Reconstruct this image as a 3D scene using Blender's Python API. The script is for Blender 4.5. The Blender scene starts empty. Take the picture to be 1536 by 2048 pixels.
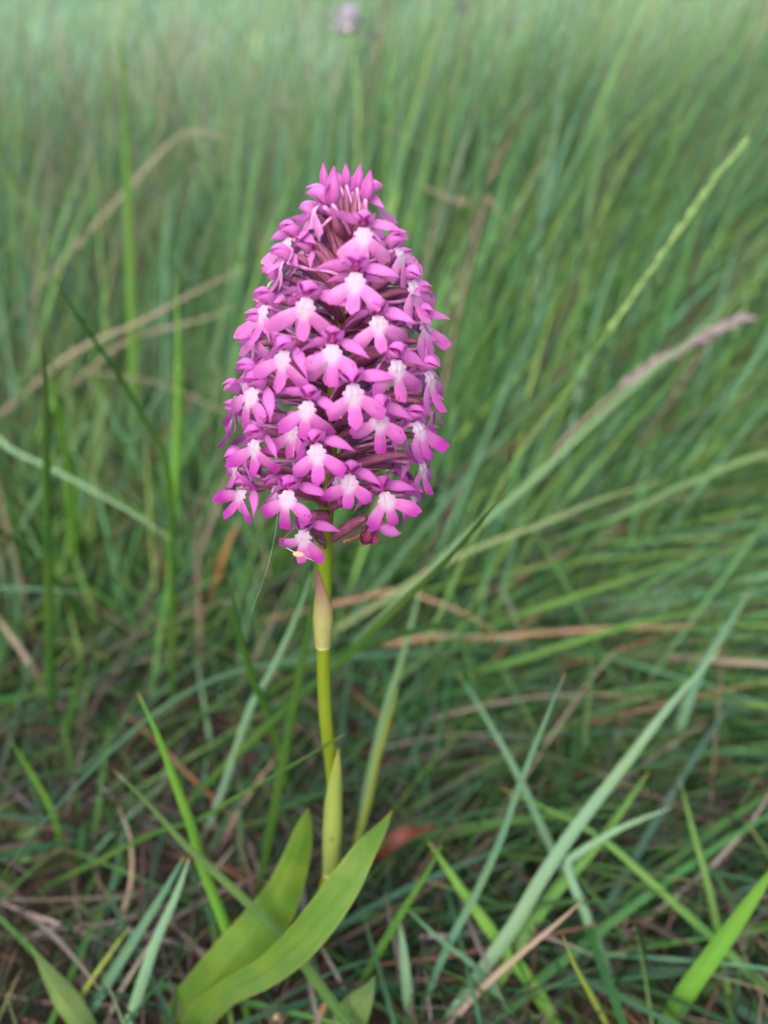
import bpy, math, random
import numpy as np
from mathutils import Vector, Matrix, Quaternion

random.seed(7)
rng = np.random.default_rng(11)
R = math.radians
scene = bpy.context.scene
COL = scene.collection

# ------------------------------------------------------------------ camera
F = 1650.0            # focal length in pixels of the 1536 x 2048 frame
PITCH = 27.0
H = 0.2336            # camera height, metres
CP, SP = math.cos(R(PITCH)), math.sin(R(PITCH))
CAM = np.array([0.0, 0.0, H])
FWD = np.array([0.0, CP, -SP]); UP = np.array([0.0, SP, CP]); RT = np.array([1.0, 0, 0])
PLY = 0.137           # distance of the orchid's axis in front of the camera

cd = bpy.data.cameras.new('camera')
cam = bpy.data.objects.new('camera', cd); COL.objects.link(cam)
cam.location = CAM; cam.rotation_euler = (R(90 - PITCH), 0, 0)
cd.sensor_fit = 'VERTICAL'; cd.sensor_height = 36.0; cd.sensor_width = 27.0
cd.lens = 36.0 * F / 2048
cd.clip_start = 0.005; cd.clip_end = 1000
cd.dof.use_dof = True; cd.dof.focus_distance = 0.141
cd.dof.aperture_fstop = cd.lens / 2.9
scene.camera = cam

# ------------------------------------------------------------------ light
EL, AZ = 42, 195
w = bpy.data.worlds.new('World'); scene.world = w; w.use_nodes = True
nt = w.node_tree; nt.nodes.clear()
sky = nt.nodes.new('ShaderNodeTexSky'); sky.sky_type = 'NISHITA'; sky.sun_disc = False
sky.sun_elevation = R(EL); sky.sun_rotation = R(AZ); sky.air_density = 1.2; sky.dust_density = 5.0; sky.ozone_density = 1.0
bg = nt.nodes.new('ShaderNodeBackground'); bg.inputs['Strength'].default_value = 0.15
wo = nt.nodes.new('ShaderNodeOutputWorld')
nt.links.new(sky.outputs[0], bg.inputs[0]); nt.links.new(bg.outputs[0], wo.inputs[0])
sl = bpy.data.lights.new('sun', 'SUN'); sl.energy = 2.0; sl.angle = R(75); sl.color = (1.0, 0.96, 0.90)
sun = bpy.data.objects.new('sun', sl); COL.objects.link(sun)
sun.rotation_euler = (R(90 - EL), 0, R(180 - AZ))
scene.view_settings.view_transform = 'Standard'; scene.view_settings.look = 'None'
scene.view_settings.gamma = 1; scene.view_settings.use_curve_mapping = False
scene.view_settings.exposure = 1.27
scene.render.engine = 'CYCLES'
scene.cycles.use_denoising = True
scene.cycles.max_bounces = 6; scene.cycles.diffuse_bounces = 4; scene.cycles.transmission_bounces = 4
scene.cycles.use_adaptive_sampling = False

# ------------------------------------------------------------------ helpers
def P(u, v, d):
    return CAM + d * (FWD + (u - 768) / F * RT + (1024 - v) / F * UP)
def ray(u, v):
    return FWD + (u - 768) / F * RT + (1024 - v) / F * UP
def Py(u, v, y=PLY):                 # on the upright plane at distance y
    r = ray(u, v); return CAM + r * (y / r[1])
def depth_y(v, y=PLY):
    return y / (CP + (1024 - v) / F * SP)
def G(u, v, z=0.0):                  # on the ground
    r = ray(u, v); return CAM + r * ((z - H) / r[2])
def terrain(x, y):
    x = np.asarray(x, float); y = np.asarray(y, float)
    h = 0.004 * np.sin(x * 21 + 1) * np.cos(y * 17) + 0.003 * np.sin(x * 47 + y * 33)
    k = np.maximum(0, y - 1.0)
    hill = np.where(k < 9, 0.30 * k * k / (k + 0.5), 0.30 * 81 / 9.5)
    side = 0.05 * np.maximum(0, np.abs(x) - 1.2)
    return h * np.minimum(1, np.hypot(x, y - .15) * 6) + hill + np.minimum(side, .6)

def tag(o, label=None, cat=None, group=None, kind=None):
    if label: o['label'] = label
    if cat: o['category'] = cat
    if group: o['group'] = group
    if kind: o['kind'] = kind
    return o
def empty(name, loc, parent=None, size=0.01):
    o = bpy.data.objects.new(name, None); o.empty_display_size = size
    COL.objects.link(o)
    if parent: o.parent = parent
    o.location = loc
    return o
def mesh_np(name, V, Fc, attrs=None, smooth=True):
    """V (n,3), Fc (m,4) quads (or (m,3)); attrs {name: (n,3)}"""
    V = np.asarray(V, np.float32); Fc = np.asarray(Fc, np.int32)
    me = bpy.data.meshes.new(name)
    me.vertices.add(len(V)); me.vertices.foreach_set('co', V.ravel())
    k = Fc.shape[1]
    me.loops.add(Fc.size); me.loops.foreach_set('vertex_index', Fc.ravel())
    me.polygons.add(len(Fc)); me.polygons.foreach_set('loop_start', np.arange(0, Fc.size, k, dtype=np.int32))
    me.polygons.foreach_set('use_smooth', np.full(len(Fc), smooth))
    for an, a in (attrs or {}).items():
        at = me.attributes.new(an, 'FLOAT_VECTOR', 'POINT')
        at.data.foreach_set('vector', np.asarray(a, np.float32).ravel())
    me.update(); me.validate(clean_customdata=False)
    return me
def link(name, me, mat=None, parent=None, color=None):
    o = bpy.data.objects.new(name, me); COL.objects.link(o)
    if mat and not me.materials: me.materials.append(mat)
    if parent: o.parent = parent
    if color is not None: o.color = (*color, 1)
    return o
def grid_faces(nu, nv, wrap=False):
    a = np.arange(nu - 1)[:, None]; m = nv if wrap else nv - 1
    b = np.arange(m)[None, :]; b2 = (b + 1) % nv
    f = np.stack([a * nv + b, a * nv + b2, (a + 1) * nv + b2, (a + 1) * nv + b], -1)
    return f.reshape(-1, 4)
def spline(pts, n):
    """Catmull-Rom through pts (k,m) -> (n,m), even in chord length"""
    p = np.asarray(pts, float)
    if len(p) == 2:
        return p[0] + (p[1] - p[0]) * np.linspace(0, 1, n)[:, None]
    q = np.vstack([2 * p[0] - p[1], p, 2 * p[-1] - p[-2]])
    out = []
    for i in range(len(p) - 1):
        a, b, c, d = q[i:i + 4]
        for t in np.linspace(0, 1, 14, endpoint=False):
            out.append(.5 * ((2 * b) + (-a + c) * t + (2 * a - 5 * b + 4 * c - d) * t * t + (-a + 3 * b - 3 * c + d) * t ** 3))
    out.append(p[-1]); out = np.array(out)
    s = np.r_[0, np.cumsum(np.linalg.norm(np.diff(out[:, :3], axis=0), axis=1))]
    tt = np.linspace(0, s[-1], n)
    return np.stack([np.interp(tt, s, out[:, k]) for k in range(out.shape[1])], 1)
def unit(v):
    return v / np.maximum(np.linalg.norm(v, axis=-1, keepdims=True), 1e-12)
def patch(path, width, cross, cup=0.0, nv=5, fold=0.0, wave=0.0, seed=0, twist=None):
    """A leaf-like sheet: path (n,3), width (n) full width, cross (3) or (n,3) the way its width runs.
    cup > 0 bends the margins towards the normal; fold makes a V along the midrib."""
    path = np.asarray(path, float); n = len(path)
    T = unit(np.gradient(path, axis=0))
    X = np.broadcast_to(np.asarray(cross, float), (n, 3)); X = unit(X - (X * T).sum(1, keepdims=True) * T)
    N = unit(np.cross(X, T))
    if twist is not None:
        tw = np.asarray(twist)[:, None]; X, N = X * np.cos(tw) + N * np.sin(tw), N * np.cos(tw) - X * np.sin(tw)
    s = np.linspace(-1, 1, nv)
    rr = np.random.default_rng(seed); ph = rr.uniform(0, 6.28, 3)
    t = np.linspace(0, 1, n)
    wv = (np.sin(t * 9 + ph[0])[:, None] * s[None] + .6 * np.sin(t * 17 + ph[1])[:, None] * s[None] ** 2) * wave
    off = (cup * (s ** 2)[None] + fold * np.abs(s)[None] + wv) * width[:, None] / 2
    V = path[:, None] + X[:, None] * (s[None, :, None] * width[:, None, None] / 2) + N[:, None] * off[..., None]
    st = np.stack([np.repeat(t[:, None], nv, 1), np.repeat(s[None], n, 0), np.zeros((n, nv))], -1)
    return V.reshape(-1, 3), grid_faces(n, nv), st.reshape(-1, 3)
def tube(path, rad, ns=8, rib=0.0, twist=0.0, cap=True):
    path = np.asarray(path, float); n = len(path); rad = np.broadcast_to(rad, (n,)).astype(float)
    T = unit(np.gradient(path, axis=0))
    ref = np.array([0.13, 0.37, 0.92]) if abs(T[:, 2]).mean() < .8 else np.array([0.93, .3, .1])
    X = unit(np.cross(T, ref)); Y = np.cross(T, X)
    a = np.linspace(0, 2 * np.pi, ns, endpoint=False)[None] + np.linspace(0, twist, n)[:, None]
    rr = rad[:, None] * (1 + rib * np.cos(3 * (a - np.linspace(0, twist, n)[:, None])))
    V = path[:, None] + X[:, None] * (np.cos(a) * rr)[..., None] + Y[:, None] * (np.sin(a) * rr)[..., None]
    t = np.linspace(0, 1, n)
    st = np.stack([np.repeat(t[:, None], ns, 1), np.repeat(np.linspace(-1, 1, ns)[None], n, 0), np.zeros((n, ns))], -1)
    V = V.reshape(-1, 3); Fc = grid_faces(n, ns, True); st = st.reshape(-1, 3)
    if cap:
        k = len(V); V = np.vstack([V, path[0], path[-1]]); st = np.vstack([st, [0, 0, 0], [1, 0, 0]])
        i = np.arange(ns); j = (i + 1) % ns
        Fc = np.vstack([Fc, np.stack([j, i, np.full(ns, k), np.full(ns, k)], 1)[:, [0, 1, 2, 2]],
                        np.stack([(n - 1) * ns + i, (n - 1) * ns + j, np.full(ns, k + 1), np.full(ns, k + 1)], 1)])
    return V, Fc, st
def faces_ok(Fc):
    return [tuple(dict.fromkeys(int(i) for i in f)) for f in Fc]
def mesh(name, parts, smooth=True):
    """parts: list of (V, F, st) joined into one mesh"""
    off = 0; VV = []; FF = []; SS = []
    for V, Fc, st in parts:
        VV.append(V); SS.append(st); FF += [tuple(i + off for i in f) for f in faces_ok(Fc)]; off += len(V)
    V = np.vstack(VV); S = np.vstack(SS).astype(np.float32)
    me = bpy.data.meshes.new(name); me.from_pydata(V.tolist(), [], FF)
    at = me.attributes.new('st', 'FLOAT_VECTOR', 'POINT'); at.data.foreach_set('vector', S.ravel())
    me.polygons.foreach_set('use_smooth', [smooth] * len(me.polygons)); me.update()
    return me
def ellipsoid(c, rad, nu=10, nv=12, rot=None, bump=0.0, seed=0):
    th = np.linspace(0, np.pi, nu); ph = np.linspace(0, 2 * np.pi, nv, endpoint=False)
    rr = 1 + bump * np.random.default_rng(seed).normal(size=(nu, nv, 1))
    D = np.stack([np.outer(np.sin(th), np.cos(ph)), np.outer(np.sin(th), np.sin(ph)), np.repeat(np.cos(th)[:, None], nv, 1)], -1) * rr
    V = D.reshape(-1, 3) * np.asarray(rad)
    if rot is not None: V = V @ np.array(rot).T
    st = np.stack([np.repeat(th[:, None] / np.pi, nv, 1), np.repeat(np.linspace(-1, 1, nv)[None], nu, 0), np.zeros((nu, nv))], -1).reshape(-1, 3)
    return V + c, grid_faces(nu, nv, True), st

# ------------------------------------------------------------------ materials
class NB:
    def __init__(s, name):
        s.m = bpy.data.materials.new(name); s.m.use_nodes = True; s.t = s.m.node_tree; s.t.nodes.clear()
        s.out = s.n('ShaderNodeOutputMaterial')
    def n(s, typ, **kw):
        x = s.t.nodes.new(typ)
        for k, v in kw.items(): setattr(x, k, v)
        return x
    def set(s, sock, v):
        if isinstance(v, bpy.types.NodeSocket): s.t.links.new(v, sock)
        elif isinstance(v, (tuple, list)) and len(v) == 3 and sock.type == 'RGBA': sock.default_value = (*v, 1)
        else: sock.default_value = v
    def mix(s, f, a, b, blend='MIX'):
        x = s.n('ShaderNodeMix', data_type='RGBA', blend_type=blend)
        s.set(x.inputs[0], f); s.set(x.inputs[6], a); s.set(x.inputs[7], b); return x.outputs[2]
    def math(s, op, a, b=0.0, c=0.0, clamp=False):
        x = s.n('ShaderNodeMath', operation=op, use_clamp=clamp)
        s.set(x.inputs[0], a); s.set(x.inputs[1], b); s.set(x.inputs[2], c); return x.outputs[0]
    def mr(s, v, a, b, c=0.0, d=1.0, interp='SMOOTHSTEP'):
        x = s.n('ShaderNodeMapRange', interpolation_type=interp)
        for i, q in enumerate((v, a, b, c, d)): s.set(x.inputs[i], q)
        return x.outputs[0]
    def attr(s, name):
        x = s.n('ShaderNodeAttribute', attribute_name=name); return x.outputs['Vector']
    def sep(s, v):
        x = s.n('ShaderNodeSeparateXYZ'); s.set(x.inputs[0], v); return x.outputs
    def comb(s, a, b, c=0.0):
        x = s.n('ShaderNodeCombineXYZ')
        for i, q in enumerate((a, b, c)): s.set(x.inputs[i], q)
        return x.outputs[0]
    def noise(s, vec, scale, detail=3.0, rough=.55):
        x = s.n('ShaderNodeTexNoise'); s.set(x.inputs['Vector'], vec)
        x.inputs['Scale'].default_value = scale; x.inputs['Detail'].default_value = detail; x.inputs['Roughness'].default_value = rough
        return x.outputs['Fac']
    def pos(s, coord='Object'):
        return s.n('ShaderNodeTexCoord').outputs[coord]
    def objcolor(s):
        x = s.n('ShaderNodeObjectInfo'); return x.outputs['Color'], x.outputs['Random']
    def finish(s, color, rough=.5, trans=0.0, tcol=None, bump=None, bstr=.3, bdist=.0002, spec=.5, sheen=0.0, sss=0.0):
        b = s.n('ShaderNodeBsdfPrincipled'); s.set(b.inputs['Base Color'], color); s.set(b.inputs['Roughness'], rough)
        b.inputs['Specular IOR Level'].default_value = spec
        if sheen: b.inputs['Sheen Weight'].default_value = sheen
        if sss:
            b.inputs['Subsurface Weight'].default_value = sss; b.inputs['Subsurface Radius'].default_value = (1, .5, .8); b.inputs['Subsurface Scale'].default_value = .0006
        if bump is not None:
            bm = s.n('ShaderNodeBump'); bm.inputs['Strength'].default_value = bstr; bm.inputs['Distance'].default_value = bdist
            s.set(bm.inputs['Height'], bump); s.t.links.new(bm.outputs[0], b.inputs['Normal'])
        o = b.outputs[0]
        if trans:
            tr = s.n('ShaderNodeBsdfTranslucent'); s.set(tr.inputs[0], tcol if tcol is not None else color)
            mx = s.n('ShaderNodeMixShader'); mx.inputs[0].default_value = trans
            s.t.links.new(o, mx.inputs[1]); s.t.links.new(tr.outputs[0], mx.inputs[2]); o = mx.outputs[0]
        s.t.links.new(o, s.out.inputs[0]); return s.m

def mat_lip():
    b = NB('lip_petal'); oc, rnd = b.objcolor()
    st = b.sep(b.attr('st')); p = b.pos()
    nz = b.noise(p, 900, 3); wob = b.math('MULTIPLY_ADD', nz, .18, -.09)
    wht = b.mr(b.math('ADD', st[2], b.math('MULTIPLY', wob, 2.5)), .50, 1.22, 1.0, 0.0)
    tip = b.mix(b.mr(st[0], .45, 1.0), b.mix(.3, oc, (1, .62, .95)), oc)
    tip = b.mix(b.mr(b.noise(p, 380, 4), .35, .75), tip, b.mix(.5, tip, (.42, .02, .34)))
    c = b.mix(wht, tip, b.mix(.08, (.53, .45, .58), oc))
    vein = b.noise(b.comb(b.math('MULTIPLY', st[1], 60), b.math('MULTIPLY', st[0], 3)), 1.0, 2)
    c = b.mix(b.mr(vein, .45, .8, 0, .35), c, b.mix(.5, c, (.45, .05, .4)))
    sp = b.mr(b.noise(p, 1300, 0), .77, .79)
    c = b.mix(b.math('MULTIPLY', sp, .6), c, (.16, .005, .06))
    return b.finish(c, .6, .46, bump=b.math('ADD', vein, b.noise(p, 3000, 2)), bstr=.35, bdist=.0001, spec=.3, sheen=.15)
def mat_sepal():
    b = NB('sepal_petal'); oc, rnd = b.objcolor()
    st = b.sep(b.attr('st')); p = b.pos()
    edge = b.mr(b.math('ABSOLUTE', st[1]), .45, 1.0)
    tip = b.mr(st[0], .62, 1.0)
    e = b.math('MAXIMUM', edge, tip)
    pale = b.mix(.42, oc, (.64, .26, .62))
    c = b.mix(b.math('MULTIPLY', e, .85), pale, b.mix(.25, oc, (.45, .02, .36)))
    vein = b.noise(b.comb(b.math('MULTIPLY', st[1], 5), b.math('MULTIPLY', st[0], .8)), 2.2, 2)
    c = b.mix(b.mr(vein, .42, .75, 0, .45), c, b.mix(.5, c, (.45, .04, .4)))
    c = b.mix(b.mr(b.noise(p, 500, 3), .4, .8, 0, .35), c, (.50, .07, .42))
    return b.finish(c, .55, .46, bump=vein, bstr=.6, bdist=.0002, spec=.35, sheen=.15)
def mat_simple(name, c1, c2, scale, rough=.55, trans=0.0, spec=.4, stretch=None, bdist=.0002):
    b = NB(name); p = b.pos()
    st = b.sep(b.attr('st'))
    v = b.comb(b.math('MULTIPLY', st[0], stretch[0]), b.math('MULTIPLY', st[1], stretch[1])) if stretch else p
    nz = b.noise(v, scale, 4)
    c = b.mix(b.mr(nz, .3, .7), c1, c2)
    return b.finish(c, rough, trans, bump=nz, bstr=.5, bdist=bdist, spec=spec)
M_LIP = mat_lip(); M_SEP = mat_sepal()
M_OVARY = mat_simple('ovary_skin', (.14, .024, .08), (.24, .08, .14), 3.0, .5, .05, .4, (2, 3))
M_SPUR = mat_simple('spur_skin', (.46, .14, .42), (.62, .30, .58), 900, .5, .25)
M_BRACT = mat_simple('flower_bract_skin', (.42, .16, .40), (.60, .42, .55), 4, .55, .35, .3, (1, 4))
M_BUD = None
M_DARK = mat_simple('column_skin', (.20, .01, .10), (.42, .06, .32), 1200, .45)
M_WITHER = mat_simple('withered_petal', (.05, .004, .018), (.17, .022, .09), 700, .6, .1)
M_DRYBROWN = mat_simple('dry_spur', (.17, .06, .03), (.11, .03, .02), 900, .6)

def mat_stem():
    b = NB('orchid_stem_skin'); st = b.sep(b.attr('st')); p = b.pos()
    ln = b.noise(b.comb(b.math('MULTIPLY', st[0], 6), b.math('MULTIPLY', st[1], 9)), 1.6, 3)
    c = b.mix(b.mr(ln, .3, .7), (.092, .140, .008), (.130, .175, .014))
    c = b.mix(b.mr(st[0], .60, .80), c, (.20, .14, .03))      # the axis among the flowers turns brownish green
    c = b.mix(b.mr(st[0], .82, .95), c, (.16, .02, .06))
    return b.finish(c, .38, .10, bump=ln, bstr=.9, bdist=.0003, spec=.35, sss=.0)
M_STEM = mat_stem()
def mat_sheath(name, low, high, tipc, t0, t1):
    b = NB(name); st = b.sep(b.attr('st'))
    ln = b.noise(b.comb(b.math('MULTIPLY', st[0], 1.6), b.math('MULTIPLY', st[1], 16)), 2.2, 3)
    c = b.mix(st[0], low, high)
    c = b.mix(b.mr(st[0], t0, t1), c, tipc)
    c = b.mix(b.mr(ln, .35, .7, 0, .55), c, b.mix(.5, c, (.14, .09, .05)))
    c = b.mix(b.mr(st[0], .0, .035, .75, 0), c, (.45, .45, .24))
    return b.finish(c, .5, .15, bump=ln, bstr=.6, bdist=.0003, spec=.35)
M_SHEATH = mat_sheath('sheath_skin', (.25, .27, .09), (.23, .19, .10), (.17, .075, .085), .35, .95)
M_SHEATH2 = mat_sheath('lower_sheath_skin', (.13, .19, .04), (.20, .27, .06), (.22, .24, .06), .7, 1)
def mat_leaf():
    b = NB('orchid_leaf_skin'); st = b.sep(b.attr('st')); p = b.pos(); oc, _ = b.objcolor()
    ln = b.noise(b.comb(b.math('MULTIPLY', st[0], 1.5), b.math('MULTIPLY', st[1], 15)), 2.0, 3)
    big = b.noise(p, 90, 4)
    c = b.mix(b.mr(big, .3, .7), oc, b.mix(.4, oc, (.20, .27, .03)))
    c = b.mix(b.mr(ln, .35, .65, 0, .75), c, b.mix(.6, c, (.035, .085, .010)))
    c = b.mix(b.mr(b.math('ABSOLUTE', st[1]), .02, .14, .35, 0), c, (.05, .10, .012))
    c = b.mix(b.mr(b.math('ABSOLUTE', st[1]), .90, 1.0, 0, .6), c, (.20, .25, .05))
    c = b.mix(b.mr(st[0], .975, 1.0, 0, .7), c, (.20, .10, .03))
    sp = b.mr(b.noise(p, 420, 3), .68, .74, 0, .75)
    c = b.mix(sp, c, (.14, .05, .02))
    return b.finish(c, .42, .25, tcol=b.mix(.3, c, (.2, .35, .02)), bump=ln, bstr=.8, bdist=.0005, spec=.4)
M_LEAF = mat_leaf()
def mat_blade():
    b = NB('grass_blade_skin'); st = b.sep(b.attr('st')); p = b.pos(); oc, rnd = b.objcolor()
    ln = b.noise(b.comb(b.math('MULTIPLY', st[0], 4), b.math('MULTIPLY', st[1], 10)), 2.0, 3)
    big = b.noise(b.comb(st[0], rnd), 5, 4)
    c = b.mix(b.mr(big, .35, .65), oc, b.mix(.75, oc, b.mix(.18, oc, (.20, .22, .03))))
    c = b.mix(b.mr(b.noise(p, 700, 3), .66, .74, 0, .6), c, (.16, .11, .04))
    c = b.mix(b.mr(ln, .3, .75, 0, .55), c, b.mix(.55, c, (.02, .04, .01)))
    c = b.mix(b.mr(b.math('ABSOLUTE', st[1]), 0, .16, .35, 0), c, b.mix(.12, c, (.3, .36, .2)))
    c = b.mix(b.mr(st[0], .955, 1.0, 0, .8), c, (.34, .24, .08))
    return b.finish(c, .46, .22, bump=ln, bstr=.5, bdist=.0003, spec=.3)
M_BLADE = mat_blade()
def mat_turf(name, rough=.55, trans=.40, spec=.18):
    b = NB(name); c = b.attr('Col'); st = b.sep(b.attr('st'))
    n = b.noise(b.pos(), 60, 3)
    c = b.mix(b.mr(n, .3, .7, 0, .4), c, b.mix(.5, c, (.03, .05, .015)))
    ln = b.noise(b.comb(b.math('MULTIPLY', st[0], 3), b.math('MULTIPLY', st[1], 6)), 2.0, 2)
    c = b.mix(b.mr(ln, .35, .7, 0, .35), c, b.mix(.5, c, (.02, .03, .01)))
    return b.finish(c, rough, trans, spec=spec, bump=ln, bstr=.3, bdist=.0003)
M_TURF = mat_turf('meadow_grass_skin'); M_STRAW = mat_turf('dead_stem_skin', .7, .1, .2)
def mat_ground():
    b = NB('soil'); p = b.pos('Object')
    a = b.noise(p, 9, 6, .7); f = b.noise(p, 260, 5, .7)
    c = b.mix(b.mr(a, .35, .7), (.035, .024, .018), (.075, .052, .038))
    c = b.mix(b.mr(f, .35, .7), c, (.018, .014, .010))
    c = b.mix(b.mr(b.noise(p, 30, 4), .5, .7, 0, .6), c, (.03, .05, .015))
    return b.finish(c, .9, bump=f, bstr=1, bdist=.004, spec=.15)
M_SOIL = mat_ground()

# ------------------------------------------------------------------ ground
def build_ground():
    xs = np.unique(np.r_[np.linspace(-1.2, 1.2, 100), -np.geomspace(1.2, 120, 40), np.geomspace(1.2, 120, 40)])
    ys = np.unique(np.r_[-np.geomspace(.5, 60, 14), np.linspace(-.5, 1.8, 90), np.geomspace(1.8, 220, 50)])
    X, Y = np.meshgrid(xs, ys); Z = terrain(X, Y) + np.random.default_rng(3).normal(size=X.shape) * .0012 * (np.abs(X) < 1.3) * (Y < 2)
    V = np.stack([X, Y, Z], -1).reshape(-1, 3)
    me = mesh_np('ground', V, grid_faces(len(ys), len(xs)))
    o = link('ground', me, M_SOIL); tag(o, 'dark brown soil under the meadow grass and litter', 'ground', kind='structure')
build_ground()

# ------------------------------------------------------------------ bulk grass
def depth_uv(V):
    D = V - CAM; d = D @ FWD; dd = np.where(d > 1e-4, d, 1e-4)
    return d, 768 + F * (D @ RT) / dd, 1024 - F * (D @ UP) / dd
def blades(root, length, width, az, inc0, bend, power=1.5, K=7, color=None, tipc=None, keep_clear=True, fold=.35, wob=.0, margin=.02, straight=0):
    """vectorised blades. root (n,3); az, inc0 (from vertical), bend in radians"""
    n = len(root); t = np.linspace(0, 1, K + 1)
    inc = inc0[:, None] + bend[:, None] * t[None] ** power
    azz = az[:, None] + wob * np.sin(t[None] * 4 + rng.uniform(0, 6.28, (n, 1)))
    D = np.stack([np.sin(inc) * np.cos(azz), np.sin(inc) * np.sin(azz), np.cos(inc)], -1)
    seg = (D[:, 1:] + D[:, :-1]) / 2 * (length[:, None, None] / K)
    C = root[:, None] + np.concatenate([np.zeros((n, 1, 3)), np.cumsum(seg, 1)], 1)
    tz = terrain(C[..., 0], C[..., 1]) + .0015
    C[:, 1:, 2] = np.maximum(C[:, 1:, 2], tz[:, 1:] + rng.uniform(0, .012, (n, 1)) * t[None, 1:])
    if keep_clear:
        d, u, v = depth_uv(C)
        infr = (u > -260) & (u < 1800) & (v > -200) & (v < 2300)
        lim = np.interp(v, [0, 500, 900, 1300, 1650, 2048], [.50, .45, .36, .26, .185, .150]) / np.maximum(CP + (1024 - v) / F * SP, .2)
        bad = (((d < lim) & infr & (C[..., 2] > .036)) | (d < .1) & (C[..., 2] > .02)).any(1)
        ok = ~bad
        C = C[ok]; D = D[ok]; width = width[ok]; az = az[ok]; azz = azz[ok]
        color = color[ok]; tipc = None if tipc is None else tipc[ok]; n = len(C)
    # width direction: horizontal, across the lean, with a random roll
    roll = rng.uniform(-1.2, 1.2, (n, 1))
    side = np.stack([-np.sin(azz), np.cos(azz), np.zeros_like(azz)], -1)
    nor = np.cross(D, side)
    rl = (roll + rng.uniform(-.8, .8, (n, 1)) * t[None])[..., None]
    X = side * np.cos(rl) + nor * np.sin(rl); N = nor * np.cos(rl) - side * np.sin(rl)
    prof = np.minimum(1, .55 + t * 3) * (1 - t ** 2.2) ** .8; prof[-1] = .02
    hw = (width[:, None] * prof[None] / 2)[..., None]
    V = np.stack([C - X * hw + N * hw * fold, C, C + X * hw + N * hw * fold], 2)
    base = grid_faces(K + 1, 3)
    Fc = (base[None] + (np.arange(n) * (K + 1) * 3)[:, None, None]).reshape(-1, 4)
    cc = color[:, None, None] * np.ones((1, K + 1, 3, 1))
    if tipc is not None:
        k = np.clip((t - .75) / .25, 0, 1)[None, :, None, None]
        cc = cc * (1 - k) + tipc[:, None, None] * k
    st = np.zeros((n, K + 1, 3, 3)); st[..., 0] = t[None, :, None]; st[..., 1] = np.array([-1, 0, 1])[None, None]
    st[..., 1] += rng.uniform(-40, 40, (n, 1, 1))
    return V.reshape(-1, 3), Fc, cc.reshape(-1, 3), st.reshape(-1, 3)
def stuff(name, sets, mat, label, cat):
    V = []; Fc = []; C = []; S = []; off = 0
    for v, f, c, s in sets:
        V.append(v); Fc.append(f + off); C.append(c); S.append(s); off += len(v)
    me = mesh_np(name, np.vstack(V), np.vstack(Fc), {'Col': np.vstack(C), 'st': np.vstack(S)})
    return tag(link(name, me, mat), label, cat, kind='stuff')
GREENS = np.array([[.085, .205, .050], [.058, .158, .048], [.108, .228, .055], [.075, .190, .090], [.130, .240, .050], [.045, .118, .042], [.105, .225, .120]])
STRAWS = np.array([[.22, .15, .12], [.14, .09, .08], [.25, .21, .20], [.10, .068, .065], [.30, .245, .20], [.21, .10, .06], [.06, .043, .042]])
def gcol(n, dead=.05, tint=(1, 1, 1), pick=None):
    g = GREENS if pick is None else GREENS[pick]
    c = g[rng.integers(0, len(g), n)] * np.exp(rng.normal(0, .22, (n, 1))) * np.exp(rng.normal(0, .07, (n, 3))) * np.array(tint)
    m = rng.random(n) < dead
    c[m] = STRAWS[rng.integers(0, len(STRAWS), m.sum())] * .95
    return c
def tipcol(c, p=.35):
    t = c.copy(); m = rng.random(len(c)) < p
    t[m] = t[m] * .3 + np.array([.30, .22, .09]) * .7
    return t
def roots(x, y, z=-.002):
    return np.stack([x, y, terrain(x, y) + z], -1)
U = rng.uniform
def N_(m, s, n): return rng.normal(m, s, n)

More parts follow.
